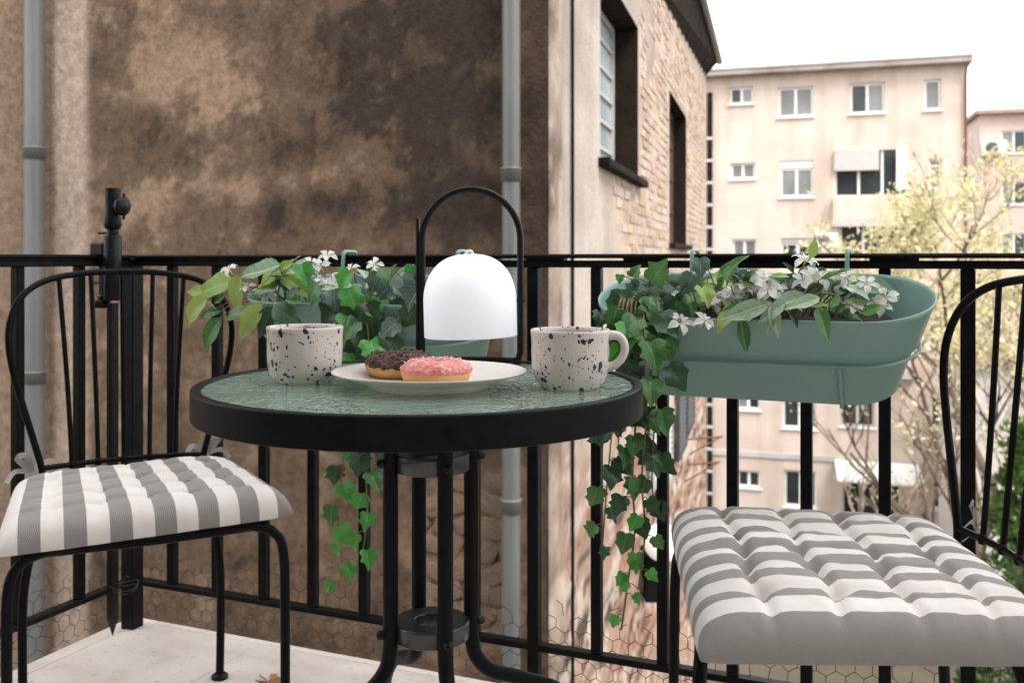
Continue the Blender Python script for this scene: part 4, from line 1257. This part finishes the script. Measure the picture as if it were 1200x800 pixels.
# ------------------------------------------------------------------ mugs, plate, doughnuts
def mug(label, x, y, ang):
    t = thing('mug', label, 'mug', (x, y, ZG), (0, 0, ang), 'speckled coffee mugs')
    prof = [(0, .0035), (.030, .0035), (.0335, .0), (.0365, .0), (.0380, .0035), (.0435, .0085), (.0475, .017), (.0492, .028), (.0497, .045), (.0497, .062), (.0503, .069), (.0508, .0725), (.0500, .0745), (.0484, .0738), (.0472, .069), (.0468, .045), (.0460, .028), (.0420, .014), (.034, .0095), (0, .009)]
    m = MB(); m.lathe(prof, 64); m.build('cup', M_['speckle'], t)
    pts = spline([(.0475, 0, .066), (.055, 0, .0672), (.063, 0, .0648), (.0685, 0, .057), (.0692, 0, .048), (.0655, 0, .038), (.059, 0, .031), (.0525, 0, .0275), (.0470, 0, .0265)], 5)
    n = len(pts); m = MB()
    rs = [.0050 + .0016 * abs(2 * i / (n - 1) - 1) ** 2 for i in range(n)]
    m.tube(pts, rs, 14); m.build('handle', M_['ceramic'], t)
    # coffee
    m = MB(); m.lathe([(0, .052), (.0465, .052)], 32); m.build('coffee', noisy('coffee', (.02, .009, .004), (.03, .014, .007), 10, .15, 0), t)
mug('cream speckled mug with no handle in sight beside the plate', -.277, 1.313, R(98))
mug('cream speckled mug showing its round handle near the trailing ivy', .0745, 1.255, R(-6))

PX, PY = -.106, 1.263
pl = tag(MB().lathe([(0, .006), (.070, .006), (.073, .0), (.077, .0), (.0785, .005), (.095, .0105), (.114, .0165), (.1235, .0195), (.125, .0205), (.1245, .0215), (.122, .0213), (.112, .0188), (.094, .0128), (.080, .0092), (0, .0085)], 96).build('plate', M_['ceramic'], None, Matrix.Translation((PX, PY, ZG))),
         'round cream ceramic plate carrying two doughnuts on the table', 'plate')

def doughnut(label, x, y, rz, R0, r0, top, seed, tilt=(0, 0)):
    t = thing('doughnut', label, 'doughnut', (x, y, ZG + .0085), (tilt[0], tilt[1], rz))
    nu, nv = 64, 24
    off = Vector((seed * 3.7, seed, 0))
    def pt(i, j, grow=0.0):
        a, b = 2 * math.pi * i / nu, 2 * math.pi * j / nv
        n = 1 + .05 * mnoise.noise(Vector((math.cos(a) * 1.6, math.sin(a) * 1.6, math.cos(b))) + off)
        rr = (r0 + grow) * n
        zz = math.sin(b) * rr * .88
        return V((R0 + math.cos(b) * rr) * math.cos(a), (R0 + math.cos(b) * rr) * math.sin(a), zz + r0 * .84)
    m = MB()
    vs = [pt(i, j) for i in range(nu) for j in range(nv)]
    vs = [V(v.x, v.y, max(v.z, 0)) for v in vs]
    m.add(vs, [(i * nv + j, ((i + 1) % nu) * nv + j, ((i + 1) % nu) * nv + (j + 1) % nv, i * nv + (j + 1) % nv) for i in range(nu) for j in range(nv)], True)
    m.build('dough', M_['dough'], t)
    m = MB(); nw = 18; vs = []
    for i in range(nu):
        a = 2 * math.pi * i / nu
        lo = -.06 + .20 * mnoise.noise(Vector((math.cos(a) * 3, math.sin(a) * 3, 5)) + off)
        hi = math.pi + .25
        for j in range(nw + 1):
            b = lo + (hi - lo) * j / nw
            e = min(j, nw - j) / 2.0
            g_ = .0030 * min(1, e) - .0006 + .0016 * mnoise.noise(Vector((math.cos(a) * 9, math.sin(a) * 9, b * 3)) + off)
            vs.append(pt(i, b / (2 * math.pi) * nv, g_))
    m.add(vs, [(i * (nw + 1) + j, ((i + 1) % nu) * (nw + 1) + j, ((i + 1) % nu) * (nw + 1) + j + 1, i * (nw + 1) + j + 1) for i in range(nu) for j in range(nw)], True)
    ic = m.build('icing', M_[top], t)
    rnd = random.Random(seed)
    sp = MB()
    for i in range(150 if top == 'choc' else 120):
        a, b = rnd.uniform(0, 6.283), rnd.uniform(.15, 2.6)
        c = pt(a / 6.283 * nu, b / 6.283 * nv, .0032); d = V(rnd.gauss(0, 1), rnd.gauss(0, 1), rnd.gauss(0, .5)).normalized() * (.0028 if top == 'choc' else .0016)
        sp.tube([c - d, c + d], .0009 if top == 'choc' else .0007, 5)
    stuff(sp.build('sprinkles', M_['choc'] if top == 'choc' else M_['petal'], ic))
doughnut('chocolate iced doughnut with dark flakes on the plate', -.150, 1.300, .4, .0265, .0175, 'choc', 2)
doughnut('pink iced doughnut with white sugar on the plate', -.0945, 1.228, 1.1, .0275, .0160, 'pink', 5)

# ------------------------------------------------------------------ lamp
LD = 1.535; sL = F / LD
LXc = (552 - 600) / sL
lamp = thing('table_lamp', 'white domed table lamp hung in a black arched handle frame', 'lamp', (LXc, LD, ZG), (0, 0, R(-4)))
def lz(y): return HC - (y - HOR) / sL - ZG
hw = .0772; zt = lz(222); zc = zt - hw
arc = [(-hw, 0, .006), (-hw, 0, .06)] + [(hw * math.cos(a), 0, zc + hw * math.sin(a)) for a in np.linspace(math.pi, 0, 24)] + [(hw, 0, .06), (hw, 0, .02), (hw - .003, 0, .008), (hw - .012, 0, .005)]
m = MB(); m.tube([V(*q) for q in arc], .0052, 14); m.build('handle_frame', M_['black_plastic'], lamp)
m = MB(); m.box(-hw - .0095, -hw - .0045, -.004, .006, .006, lz(255), bev=.001); m.build('side_strip', M_['black_plastic'], lamp)
m = MB(); m.tube([(-hw, 0, .005)] + [(hw * math.cos(a) , .035 * math.sin(a), .004) for a in np.linspace(math.pi, 0, 16)] + [(hw - .01, 0, .005)], .0042, 10); m.build('base_bar', M_['black_plastic'], lamp)
zb, zd, rs = lz(394), lz(297.5), .0728
pr = [(0, zb + .012), (rs - .004, zb + .012), (rs - .002, zb), (rs, zb + .001)]
hgt = zd - zb
for q in np.linspace(0, 1, 26):
    a = q * math.pi / 2
    f0 = .44
    pr.append((rs * math.cos(a) ** .80 if q < 1 else 0.0, zb + hgt * f0 + hgt * (1 - f0) * math.sin(a)))
m = MB(); m.lathe(pr, 64, Matrix.Translation((0, 0, zb)) @ Matrix.Rotation(R(1.6), 4, 'Y').inverted() @ Matrix.Translation((0, 0, -zb))); m.build('shade', M_['shade'], lamp)
m = MB(); m.tube(spline([(-.009, 0, zd - .002), (-.006, 0, zd + .004), (0, 0, zd + .0045), (.003, 0, zd)]), .0022, 8); m.build('hook', M_['petal'], lamp)
for s in (-1, 1):
    m = MB(); m.tube([(s * (rs - .006), 0, lz(352)), (s * (hw + .007), 0, lz(352))], .0026, 8); m.build('pivot_pin', M_['black_plastic'], lamp)

# ------------------------------------------------------------------ planters
def stadium(L, w, n=14):
    r = w / 2; h = L / 2 - r; pts = []
    for k in range(n + 1):
        a = -math.pi / 2 + math.pi * k / n; pts.append((h + r * math.cos(a), r * math.sin(a)))
    for k in range(n + 1):
        a = math.pi / 2 + math.pi * k / n; pts.append((-h + r * math.cos(a), r * math.sin(a)))
    return pts
def planter(label, Lc, tilt, zrim, off=.130):
    p = bal(Lc, off)
    t = thing('planter', label, 'planter', (p.x, p.y, zrim), (tilt, 0, RZ), 'teal planters hung on the railing')
    LL, WW, H = .550, .215, .160
    levels = [(-H + .004, -.115, -.0), (-H, -.105, 0), (-H, -.120, 1)]
    rings = [(-H, -.122), (-H + .004, -.112), (-.080, -.062), (-.076, -.048), (-.010, -.004), (-.006, .004), (.0, .005), (.001, .001), (-.004, -.005), (-.012, -.010), (-.08, -.062), (-H + .012, -.118)]
    m = MB(); n = None; vs = []
    for z_, d in rings:
        pts = stadium(LL + d, max(.05, WW + d * .62)); n = len(pts); vs += [(x, y, z_) for x, y in pts]
    fs = []
    for i in range(len(rings) - 1):
        for k in range(n):
            l = (k + 1) % n; fs.append((i * n + k, i * n + l, (i + 1) * n + l, (i + 1) * n + k))
    m.add(vs, fs, True)
    m.add(vs[:n], [tuple(range(n))[::-1]], False); m.add(vs[-n:], [tuple(range(n))], False)
    m.build('tub', M_['teal'], t)
    pts = stadium(LL - .115, WW - .07); m = MB(); m.add([(x, y, -.05) for x, y in pts], [tuple(range(len(pts)))]); m.build('soil', M_['soil'], t)
    # wire carrier: ring, straps under the tub, hooks over the handrail
    ring = stadium(LL - .045, WW - .026)
    m = MB(); m.tube([(x, y, -.082) for x, y in ring], .0026, 8, closed=True); m.build('carrier_ring', M_['teal'], t)
    inv = (Matrix.Translation((p.x, p.y, zrim)) @ Matrix.Rotation(RZ, 4, 'Z') @ Matrix.Rotation(tilt, 4, 'X')).inverted()
    for s in (-1, 1):
        x = s * .135
        y0 = -(WW - .026) / 2
        m = MB(); m.tube(spline([(x, y0, -.082), (x, y0 + .013, -.13), (x, y0 + .024, -H - .001), (x, y0 + .034, -H - .004), (x, -y0 - .034, -H - .004), (x, -y0 - .02, -.16), (x, -y0 + .003, -.085)], 4), .0032, 8)
        m.build('strap', M_['teal'], t)
        wl = Lc + x
        hook = [bal(wl, off - (WW - .02) / 2 + .0, zrim - .06), bal(wl, .030, zrim + .0), bal(wl, .026, ZT - .01), bal(wl, .022, ZT + .004), bal(wl, .010, ZT + .006), bal(wl, -.012, ZT + .0055), bal(wl, -.0235, ZT + .003), bal(wl, -.024, ZT - .02)]
        m = MB(); m.tube([inv @ q for q in spline(hook, 4)], .0038, 10); m.build('hook', M_['teal'], t)
    return t
planter('teal metal planter of flowers behind the lamp and the speckled mug', .742, R(14), .820)
planter('teal metal planter of white flowers and ivy above the larger cushion', 1.490, R(19), .818)

# ------------------------------------------------------------------ plants
def lance_mesh(name, mat, wid, curl, fold, seed):
    n, k = 10, 4; rnd = random.Random(seed); vs, fs = [], []
    for i in range(n + 1):
        q = i / n
        w = wid * math.sin(math.pi * min(1, q ** .80)) ** .85 * (1 - .25 * q) + (.004 if i in (0, n) else 0)
        zc = -curl * q * q + .03 * math.sin(q * 5 + seed)
        for j in range(-k, k + 1):
            e = j / k
            vs.append((w * e, q, zc + fold * abs(e) * w + .02 * math.sin(q * 14 + seed + abs(e)) * e * e))
    c = 2 * k + 1
    for i in range(n):
        for j in range(c - 1): fs.append((i * c + j, i * c + j + 1, (i + 1) * c + j + 1, (i + 1) * c + j))
    me = bpy.data.meshes.new(name); me.from_pydata(vs, [], fs); me.materials.append(M_[mat])
    me.polygons.foreach_set('use_smooth', [True] * len(fs)); me.update(); return me
def ivy_mesh(name, mat, seed):
    rnd = random.Random(seed)
    fold, curl, cup = rnd.uniform(.0, .55), rnd.uniform(.1, .8), rnd.uniform(-.3, .7)
    out = [(0, .0), (.17, -.08), (.34, -.05), (.50, .12), (.44, .24), (.41, .34), (.49, .50), (.33, .59), (.22, .70), (.10, .88), (0, 1.0)]
    out = [(x * rnd.uniform(.9, 1.08), y * rnd.uniform(.97, 1.03)) for x, y in out]
    pts = out + [(-x * rnd.uniform(.92, 1.06), y) for x, y in out[-2:0:-1]]
    rings = [1.0, .62, .28]; vs, fs = [], []; n = len(pts); cx, cy = 0, .30
    for r_ in rings:
        for x, y in pts:
            X, Y = cx + (x - cx) * r_, cy + (y - cy) * r_
            vs.append((X, Y, fold * abs(X) - curl * (Y - .3) ** 2 * (1 if Y > .3 else .3) - cup * X * X + .05 * math.sin(X * 9 + Y * 7 + seed) * r_))
    vs.append((cx, cy, 0.0))
    for i in range(len(rings) - 1):
        for k in range(n): l = (k + 1) % n; fs.append((i * n + k, i * n + l, (i + 1) * n + l, (i + 1) * n + k))
    b = (len(rings) - 1) * n
    for k in range(n): fs.append((b + k, b + (k + 1) % n, len(vs) - 1))
    me = bpy.data.meshes.new(name); me.from_pydata(vs, [], fs); me.materials.append(M_[mat])
    me.polygons.foreach_set('use_smooth', [True] * len(fs)); me.update(); return me
LANCE = {k: [lance_mesh('leaf', 'leaf_' + k, w, c, f, s) for w, c, f, s in ((.25, .22, .35, 1), (.28, .38, .25, 2), (.23, .12, .45, 3), (.26, .5, .3, 4))] for k in ('light', 'mid', 'dark', 'grey', 'pale')}
IVY = {k: [ivy_mesh('leaf', 'leaf_' + k, s) for s in range(8)] for k in ('light', 'mid', 'dark', 'grey', 'bright')}

def flower_mesh(seed):
    rnd = random.Random(seed); m = MB()
    for k in range(5):
        a0 = 2 * math.pi * k / 5 + rnd.uniform(-.1, .1); up = rnd.uniform(.05, .45)
        n = 6; vs, fs = [], []
        for i in range(n + 1):
            q = i / n; w = .19 * math.sin(math.pi * (q * .93 + .05)) ** .8 * (.55 + .5 * q)
            for e in (-1, -.5, 0, .5, 1):
                x = .06 + .47 * q; y = w * e; z = up * q * .5 - .30 * q * q * q * (1 - up) + .07 * e * e + .03 * math.sin(6 * q + e * 2 + seed)
                vs.append((x * math.cos(a0) - y * math.sin(a0), x * math.sin(a0) + y * math.cos(a0), z))
        for i in range(n):
            for j in range(4): fs.append((i * 5 + j, i * 5 + j + 1, i * 5 + 5 + j + 1, i * 5 + 5 + j))
        m.add(vs, fs, True)
    me = bpy.data.meshes.new('flower'); me.from_pydata(m.v, [], m.f); me.materials.append(M_['petal'])
    me.polygons.foreach_set('use_smooth', m.s); me.update()
    e = MB(); e.lathe([(0, .06), (.04, .05), (.05, .0), (.03, -.06), (.025, -.4), (0, -.4)], 8)
    me2 = bpy.data.meshes.new('flower_eye'); me2.from_pydata(e.v, [], e.f); me2.materials.append(M_['petal_eye']); me2.update()
    return me, me2
FLOW = [flower_mesh(s) for s in range(4)]

def basis(p, d, nrm, s):
    y = d.normalized(); z = (nrm - y * nrm.dot(y))
    z = z.normalized() if z.length > 1e-4 else y.orthogonal().normalized()
    x = y.cross(z)
    return Matrix.Translation(p) @ Matrix((x, y, z)).transposed().to_4x4() @ Matrix.Diagonal((s, s, s, 1))

class Plant:
    def __init__(self, name, label, cat, base, seed, group=None):
        self.t = thing(name, label, cat, base, group=group); self.b = V(*base); self.r = random.Random(seed); self.st = MB(); self.n = 0
    def leaf(self, p, d, nrm, s, kind, fam):
        me = self.r.choice(fam[kind]); link('leaf', me, self.t, basis(p - self.b, d, nrm, s)); self.n += 1
    def stem(self, pts, r=.0012, n=5):
        self.st.tube([q - self.b for q in spline(pts, 4)], r, n)
    def hero(self, px, o, kind, fam, root, wide=1.0, o2=None):
        """leaf from base pixel to tip pixel, o metres inside the railing, stem running back to the root"""
        r = self.r
        a = pix_rail(px[0], px[1], o); b = pix_rail(px[2], px[3], o + (o2 if o2 is not None else r.uniform(-.005, .03)))
        d = b - a
        nrm = V(r.uniform(-.4, .4), -1.0, r.uniform(.35, 1.0))
        self.leaf(a, d, nrm, d.length * wide, kind, fam)
        mid = a.lerp(root, .5) + V(0, 0, .018)
        self.stem([a + d * .02, mid, root])
    def flower(self, px, o, s, root):
        r = self.r; p = pix_rail(px[0], px[1], o)
        nrm = V(r.uniform(-.6, .7), -.7, r.uniform(.6, 1.7)).normalized()
        Mx = Matrix.Translation(p - self.b) @ nrm.to_track_quat('Z', 'Y').to_matrix().to_4x4() @ Matrix.Rotation(r.uniform(0, 6.28), 4, 'Z') @ Matrix.Diagonal((s, s, s, 1))
        f = r.choice(FLOW); o_ = link('flower', f[0], self.t, Mx); link('flower_eye', f[1], o_)
        self.stem([p - nrm * s * .35, p.lerp(root, .5) + V(0, 0, .006), root], .0013)
    def vine(self, pts, step, kinds, smin, smax, fam=None, side=.02, r=.0013):
        fam = fam or IVY; rr = self.r; P = spline(pts, 8); self.stem(pts, r)
        acc = 0; sg = 1
        for i in range(1, len(P)):
            acc += (P[i] - P[i - 1]).length
            if acc >= step:
                acc = 0; sg = -sg
                q = i / len(P)
                dirv = (P[i] - P[i - 1]).normalized()
                off = (U * sg * rr.uniform(.4, 1) + W * rr.uniform(-.1, .8) + V(0, 0, rr.uniform(-.1, .4))).normalized() * rr.uniform(.4, 1) * side
                a = P[i] + off
                self.st.tube([P[i] - self.b, P[i] + off * .5 + V(0, 0, .003) - self.b, a - self.b], .0008, 4)
                d = off.normalized() * .5 + V(0, 0, -1.0) + V(rr.uniform(-.4, .4), rr.uniform(-.4, .2), 0)
                nrm = V(rr.uniform(-.7, .7), -1, rr.uniform(0, .8))
                s = (smax + (smin - smax) * q) * rr.uniform(.75, 1.15)
                self.leaf(a, d, nrm, s, rr.choice(kinds(q)), fam)
    def done(self):
        stuff(self.st.build('stem', M_['stem'], self.t))

def z3(ox, oy, sc, pts): return [tuple(v / sc + (ox if i % 2 == 0 else oy) for i, v in enumerate(p)) for p in pts]

# --- left planter: flowering plant
rr0 = random.Random(44)
rootL = bal(.64, .12, .79)
pa = Plant('flowering_plant', 'flowering plant with long light green leaves and white blossoms in the planter behind the mug', 'plant', tuple(rootL), 3)

def root_at(L): return bal(L, .12, .785)
for q, k in zip(z3(200, 200, 3.637, [(155, 545, 28, 632), (215, 625, 118, 742), (160, 535, 72, 485), (270, 480, 95, 490), (290, 440, 252, 595), (385, 560, 298, 692), (330, 600, 215, 605), (212, 600, 130, 600),
                                     (440, 580, 368, 692), (440, 580, 512, 628), (465, 405, 305, 440), (485, 425, 358, 462), (475, 455, 582, 506), (470, 470, 368, 500), (525, 395, 440, 420), (190, 590, 165, 560),
                                     (545, 500, 470, 560), (590, 400, 520, 380), (400, 540, 330, 520), (230, 530, 190, 560), (560, 560, 500, 545)]),
                ['light', 'mid', 'light', 'light', 'light', 'light', 'mid', 'mid', 'dark', 'dark', 'pale', 'light', 'light', 'light', 'light', 'light', 'dark', 'pale', 'mid', 'mid', 'mid']):
    lx = .48 + max(0, (q[0] - 300)) / 300 * .5
    pa.hero(q, (.25 if q[0] > 290 else .20) if q[3] > 345 else rr0.uniform(.15, .20), k, LANCE, root_at(lx), 1.22)
for q in z3(200, 200, 3.637, [(250, 418), (330, 495), (408, 528), (600, 392), (640, 408), (665, 478), (668, 365), (770, 415), (868, 402), (860, 472), (585, 430), (640, 465), (690, 470)]):
    pa.flower(q, pa.r.uniform(.15, .20), pa.r.uniform(.032, .046), root_at(.5 + max(0, (q[0] - 290)) / 290 * .5))
rr = random.Random(4)
for i in range(30):   # fill inside the tub
    L = rr.uniform(.50, .86); b_ = bal(L, rr.uniform(.07, .19), rr.uniform(.80, .85)); d = U * rr.uniform(-1, 1) + W * rr.uniform(-.3, 1) + V(0, 0, rr.uniform(-.2, .6))
    pa.leaf(b_, d, V(rr.uniform(-.5, .5), -.5, 1), rr.uniform(.045, .075), rr.choice(('mid', 'dark', 'pale', 'light')), LANCE); pa.stem([b_, b_.lerp(root_at(L), .5), root_at(L)])
pa.done()
# --- left planter: ivy
pb = Plant('ivy_plant', 'ivy with grey and bright green leaves hanging down behind the table legs', 'plant', tuple(root_at(.80)), 8)
for q, k, s in [(z[:2], z[2], z[3]) for z in [(570, 440, 'bright', 24), (600, 530, 'mid', 26), (735, 470, 'bright', 26), (775, 545, 'bright', 26), (670, 622, 'bright', 26), (785, 672, 'bright', 28), (1022, 432, 'bright', 16), (968, 482, 'bright', 14), (700, 560, 'grey', 24),
                                              (905, 515, 'grey', 26), (905, 560, 'grey', 30), (1025, 545, 'grey', 32), (850, 620, 'dark', 30), (925, 675, 'grey', 26), (800, 525, 'grey', 24), (940, 735, 'dark', 28), (1015, 620, 'dark', 30), (835, 700, 'dark', 34), (1000, 500, 'grey', 28),
                                              (870, 480, 'grey', 24), (960, 610, 'dark', 26), (780, 740, 'dark', 28), (890, 780, 'dark', 28), (980, 680, 'grey', 24), (1040, 480, 'dark', 24), (930, 450, 'mid', 18), (755, 620, 'dark', 26), (1040, 590, 'grey', 22)]]:
    x, y = q[0] / 3.637 + 200, q[1] / 3.637 + 200
    a = rr.uniform(-1.1, 1.1)
    pb.hero((x - s * .5 * math.sin(a), y - s * .5 * math.cos(a), x + s * .5 * math.sin(a), y + s * .6 * math.cos(a)), rr.uniform(.17, .26), k, IVY, root_at(.70 + (x - 370) / 130 * .2))
def pr3(x, y, o): return pix_rail(x, y, o)
pb.vine([root_at(.72), pr3(405, 350, .22), pr3(402, 400, .26), pr3(400, 470, .26), pr3(402, 540, .26), pr3(396, 600, .26), pr3(401, 650, .26), pr3(398, 688, .26)], .032, lambda q: ('mid', 'bright', 'dark') if q < .72 else ('bright',), .028, .058, side=.016)
pb.vine([root_at(.76), pr3(428, 350, .23), pr3(432, 400, .27), pr3(430, 470, .27), pr3(428, 540, .27), pr3(430, 600, .27), pr3(424, 655, .27)], .030, lambda q: ('dark', 'mid', 'bright') if q < .8 else ('bright',), .030, .062, side=.018)
pb.vine([root_at(.80), pr3(445, 360, .22), pr3(448, 420, .25), pr3(440, 480, .25), pr3(442, 540, .25)], .030, lambda q: ('dark', 'dark', 'mid'), .040, .062, side=.02)
pb.done()

# --- right planter: flowering plant
def root_r(L): return bal(L, .125, .785)
pc = Plant('flowering_plant', 'flowering plant with star shaped white blossoms in the planter above the large cushion', 'plant', tuple(root_r(1.50)), 13)
for q, k in zip(z3(860, 270, 3.808, [(160, 340, 222, 465), (368, 340, 442, 470), (30, 395, 60, 548), (330, 300, 120, 340), (140, 330, -60, 395), (385, 300, 230, 345), (20, 330, -110, 440), (400, 235, 330, 285), (300, 250, 420, 205),
                                     (345, 120, 368, 48), (270, 190, 222, 140), (570, 372, 668, 325), (500, 330, 440, 370), (470, 290, 430, 350), (250, 370, 300, 425), (170, 380, 150, 465), (440, 290, 530, 260), (60, 220, -10, 190), (380, 180, 412, 165), (230, 330, 100, 390), (60, 340, -60, 350), (330, 330, 420, 330)]),
                ['pale', 'mid', 'mid', 'pale', 'pale', 'pale', 'light', 'mid', 'mid', 'light', 'dark', 'mid', 'dark', 'mid', 'dark', 'pale', 'dark', 'mid', 'dark', 'pale', 'mid', 'light']):
    pc.hero(q, .252 if q[3] > 352 else .17, k, LANCE, root_r(1.36 + max(0, (q[0] - 820)) / 230 * .30))
for q in z3(860, 270, 3.808, [(318, 132), (350, 205), (310, 225), (165, 250), (105, 265), (70, 205), (528, 342), (595, 240), (680, 300), (650, 335), (500, 215), (0, 290), (130, 215), (385, 205)]) + z3(680, 280, 4, [(470, 392), (582, 385), (662, 282), (640, 310), (720, 250), (770, 225), (800, 215), (830, 240), (860, 205), (880, 235), (690, 262), (905, 250)]):
    pc.flower(q, .255 if q[1] > 365 else pc.r.uniform(.15, .20), pc.r.uniform(.034, .046), root_r(1.34 + max(0, (q[0] - 790)) / 250 * .30))
for i in range(60):
    L = rr.uniform(1.34, 1.66); b_ = bal(L, rr.uniform(.06, .20), rr.uniform(.79, .85)); d = U * rr.uniform(-1, 1) + W * rr.uniform(-.3, 1) + V(0, 0, rr.uniform(-.2, .6))
    pc.leaf(b_, d, V(rr.uniform(-.5, .5), -.5, 1), rr.uniform(.04, .065), rr.choice(('mid', 'dark', 'mid', 'light', 'pale')), LANCE); pc.stem([b_, b_.lerp(root_r(L), .5), root_r(L)])
pc.done()
# --- right planter: ivy
thin = 0
pd = Plant('ivy_plant', 'ivy trailing far down from the planter beside the handled mug', 'plant', tuple(root_r(1.33)), 17)
for x, y, k, s in [(370, 150, 'mid', 28), (295, 205, 'dark', 24), (240, 245, 'dark', 24), (262, 150, 'mid', 16), (185, 188, 'bright', 10), (565, 135, 'grey', 22), (500, 215, 'grey', 26), (385, 310, 'grey', 32), (420, 265, 'dark', 22), (700, 150, 'mid', 16), (735, 170, 'grey', 16),
                   (92, 378, 'dark', 16), (590, 265, 'light', 22), (265, 340, 'mid', 22), (248, 480, 'bright', 22), (330, 505, 'mid', 22), (380, 490, 'mid', 24), (435, 478, 'bright', 26), (228, 580, 'bright', 20), (400, 580, 'dark', 28), (330, 250, 'dark', 22), (350, 380, 'dark', 26),
                   (300, 420, 'dark', 26), (420, 520, 'mid', 24), (340, 570, 'dark', 24), (280, 540, 'dark', 24), (205, 450, 'dark', 20), (200, 520, 'dark', 20), (450, 320, 'mid', 22), (520, 300, 'mid', 20), (265, 275, 'dark', 22), (400, 200, 'dark', 24), (330, 320, 'mid', 22), (480, 260, 'dark', 22), (370, 440, 'dark', 28), (310, 470, 'mid', 22)]:
    px, py = x / 4 + 680, y / 4 + 280
    thin = thin + 1 if k == 'dark' else thin
    if k == 'dark' and thin % 2: continue
    a = rr.uniform(-1.0, 1.0); up = -1 if y < 230 and k in ('mid', 'dark') else 1
    pd.hero((px - s * .5 * math.sin(a), py - up * s * .5 * math.cos(a), px + s * .5 * math.sin(a), py + up * s * .6 * math.cos(a)), rr.uniform(.14, .25) if y < 350 else rr.uniform(.21, .28), k, IVY, root_r(1.31 + max(0, (px - 730)) / 130 * .17))
dk = lambda q: ('dark', 'dark', 'mid') if q < .72 else (('mid', 'bright') if q < .86 else ('bright',))
pd.vine([root_r(1.30), pr3(746, 345, .22), pr3(738, 400, .27), pr3(745, 480, .27), pr3(741, 560, .27), pr3(744, 620, .27), pr3(736, 680, .27), pr3(728, 738, .27)], .025, dk, .022, .056, side=.022, r=.0018)
pd.vine([root_r(1.30), pr3(755, 345, .22), pr3(755, 400, .28), pr3(758, 480, .28), pr3(752, 560, .28), pr3(756, 620, .28), pr3(748, 690, .28)], .027, dk, .022, .058, side=.022, r=.0016)
pd.vine([root_r(1.29), pr3(742, 345, .22), pr3(730, 400, .26), pr3(720, 480, .26), pr3(712, 560, .26), pr3(706, 640, .26)], .030, lambda q: ('dark', 'dark', 'mid'), .028, .052, side=.018)
pd.vine([root_r(1.32), pr3(768, 350, .23), pr3(772, 420, .27), pr3(768, 480, .27), pr3(764, 560, .27), pr3(768, 600, .27)], .030, lambda q: ('dark', 'dark', 'mid'), .030, .052, side=.02)
pd.vine([root_r(1.30), pr3(745, 345, .22), pr3(730, 385, .27), pr3(735, 450, .27), pr3(725, 510, .27), pr3(728, 560, .27)], .026, lambda q: ('mid', 'bright', 'dark'), .034, .05, side=.02)
for k in range(5):
    pd.stem([root_r(1.27 + .01 * k), pr3(728 + 5 * k, 350, .235), pr3(724 + 5 * k, 380, .262), pr3(722 + 6 * k, 440, .262)], .0016)
pd.done()

# ------------------------------------------------------------------ dry leaf on the tiles
p = ray(315, 798, 2.035); m = MB()
for k in range(5):
    a = k * 1.25; c, s_ = math.cos(a), math.sin(a)
    m.add([(0, 0, .002), (.018 * c - .008 * s_, .018 * s_ + .008 * c, .012), (.032 * c, .032 * s_, .004 + .004 * k), (.018 * c + .008 * s_, .018 * s_ - .008 * c, .003)], [(0, 1, 2, 3)], True)
tag(m.build('dry_leaf', M_['dry_leaf'], None, Matrix.Translation((p.x, p.y, 0))), 'crumpled orange dry leaf lying on the cream floor tiles', 'leaf')
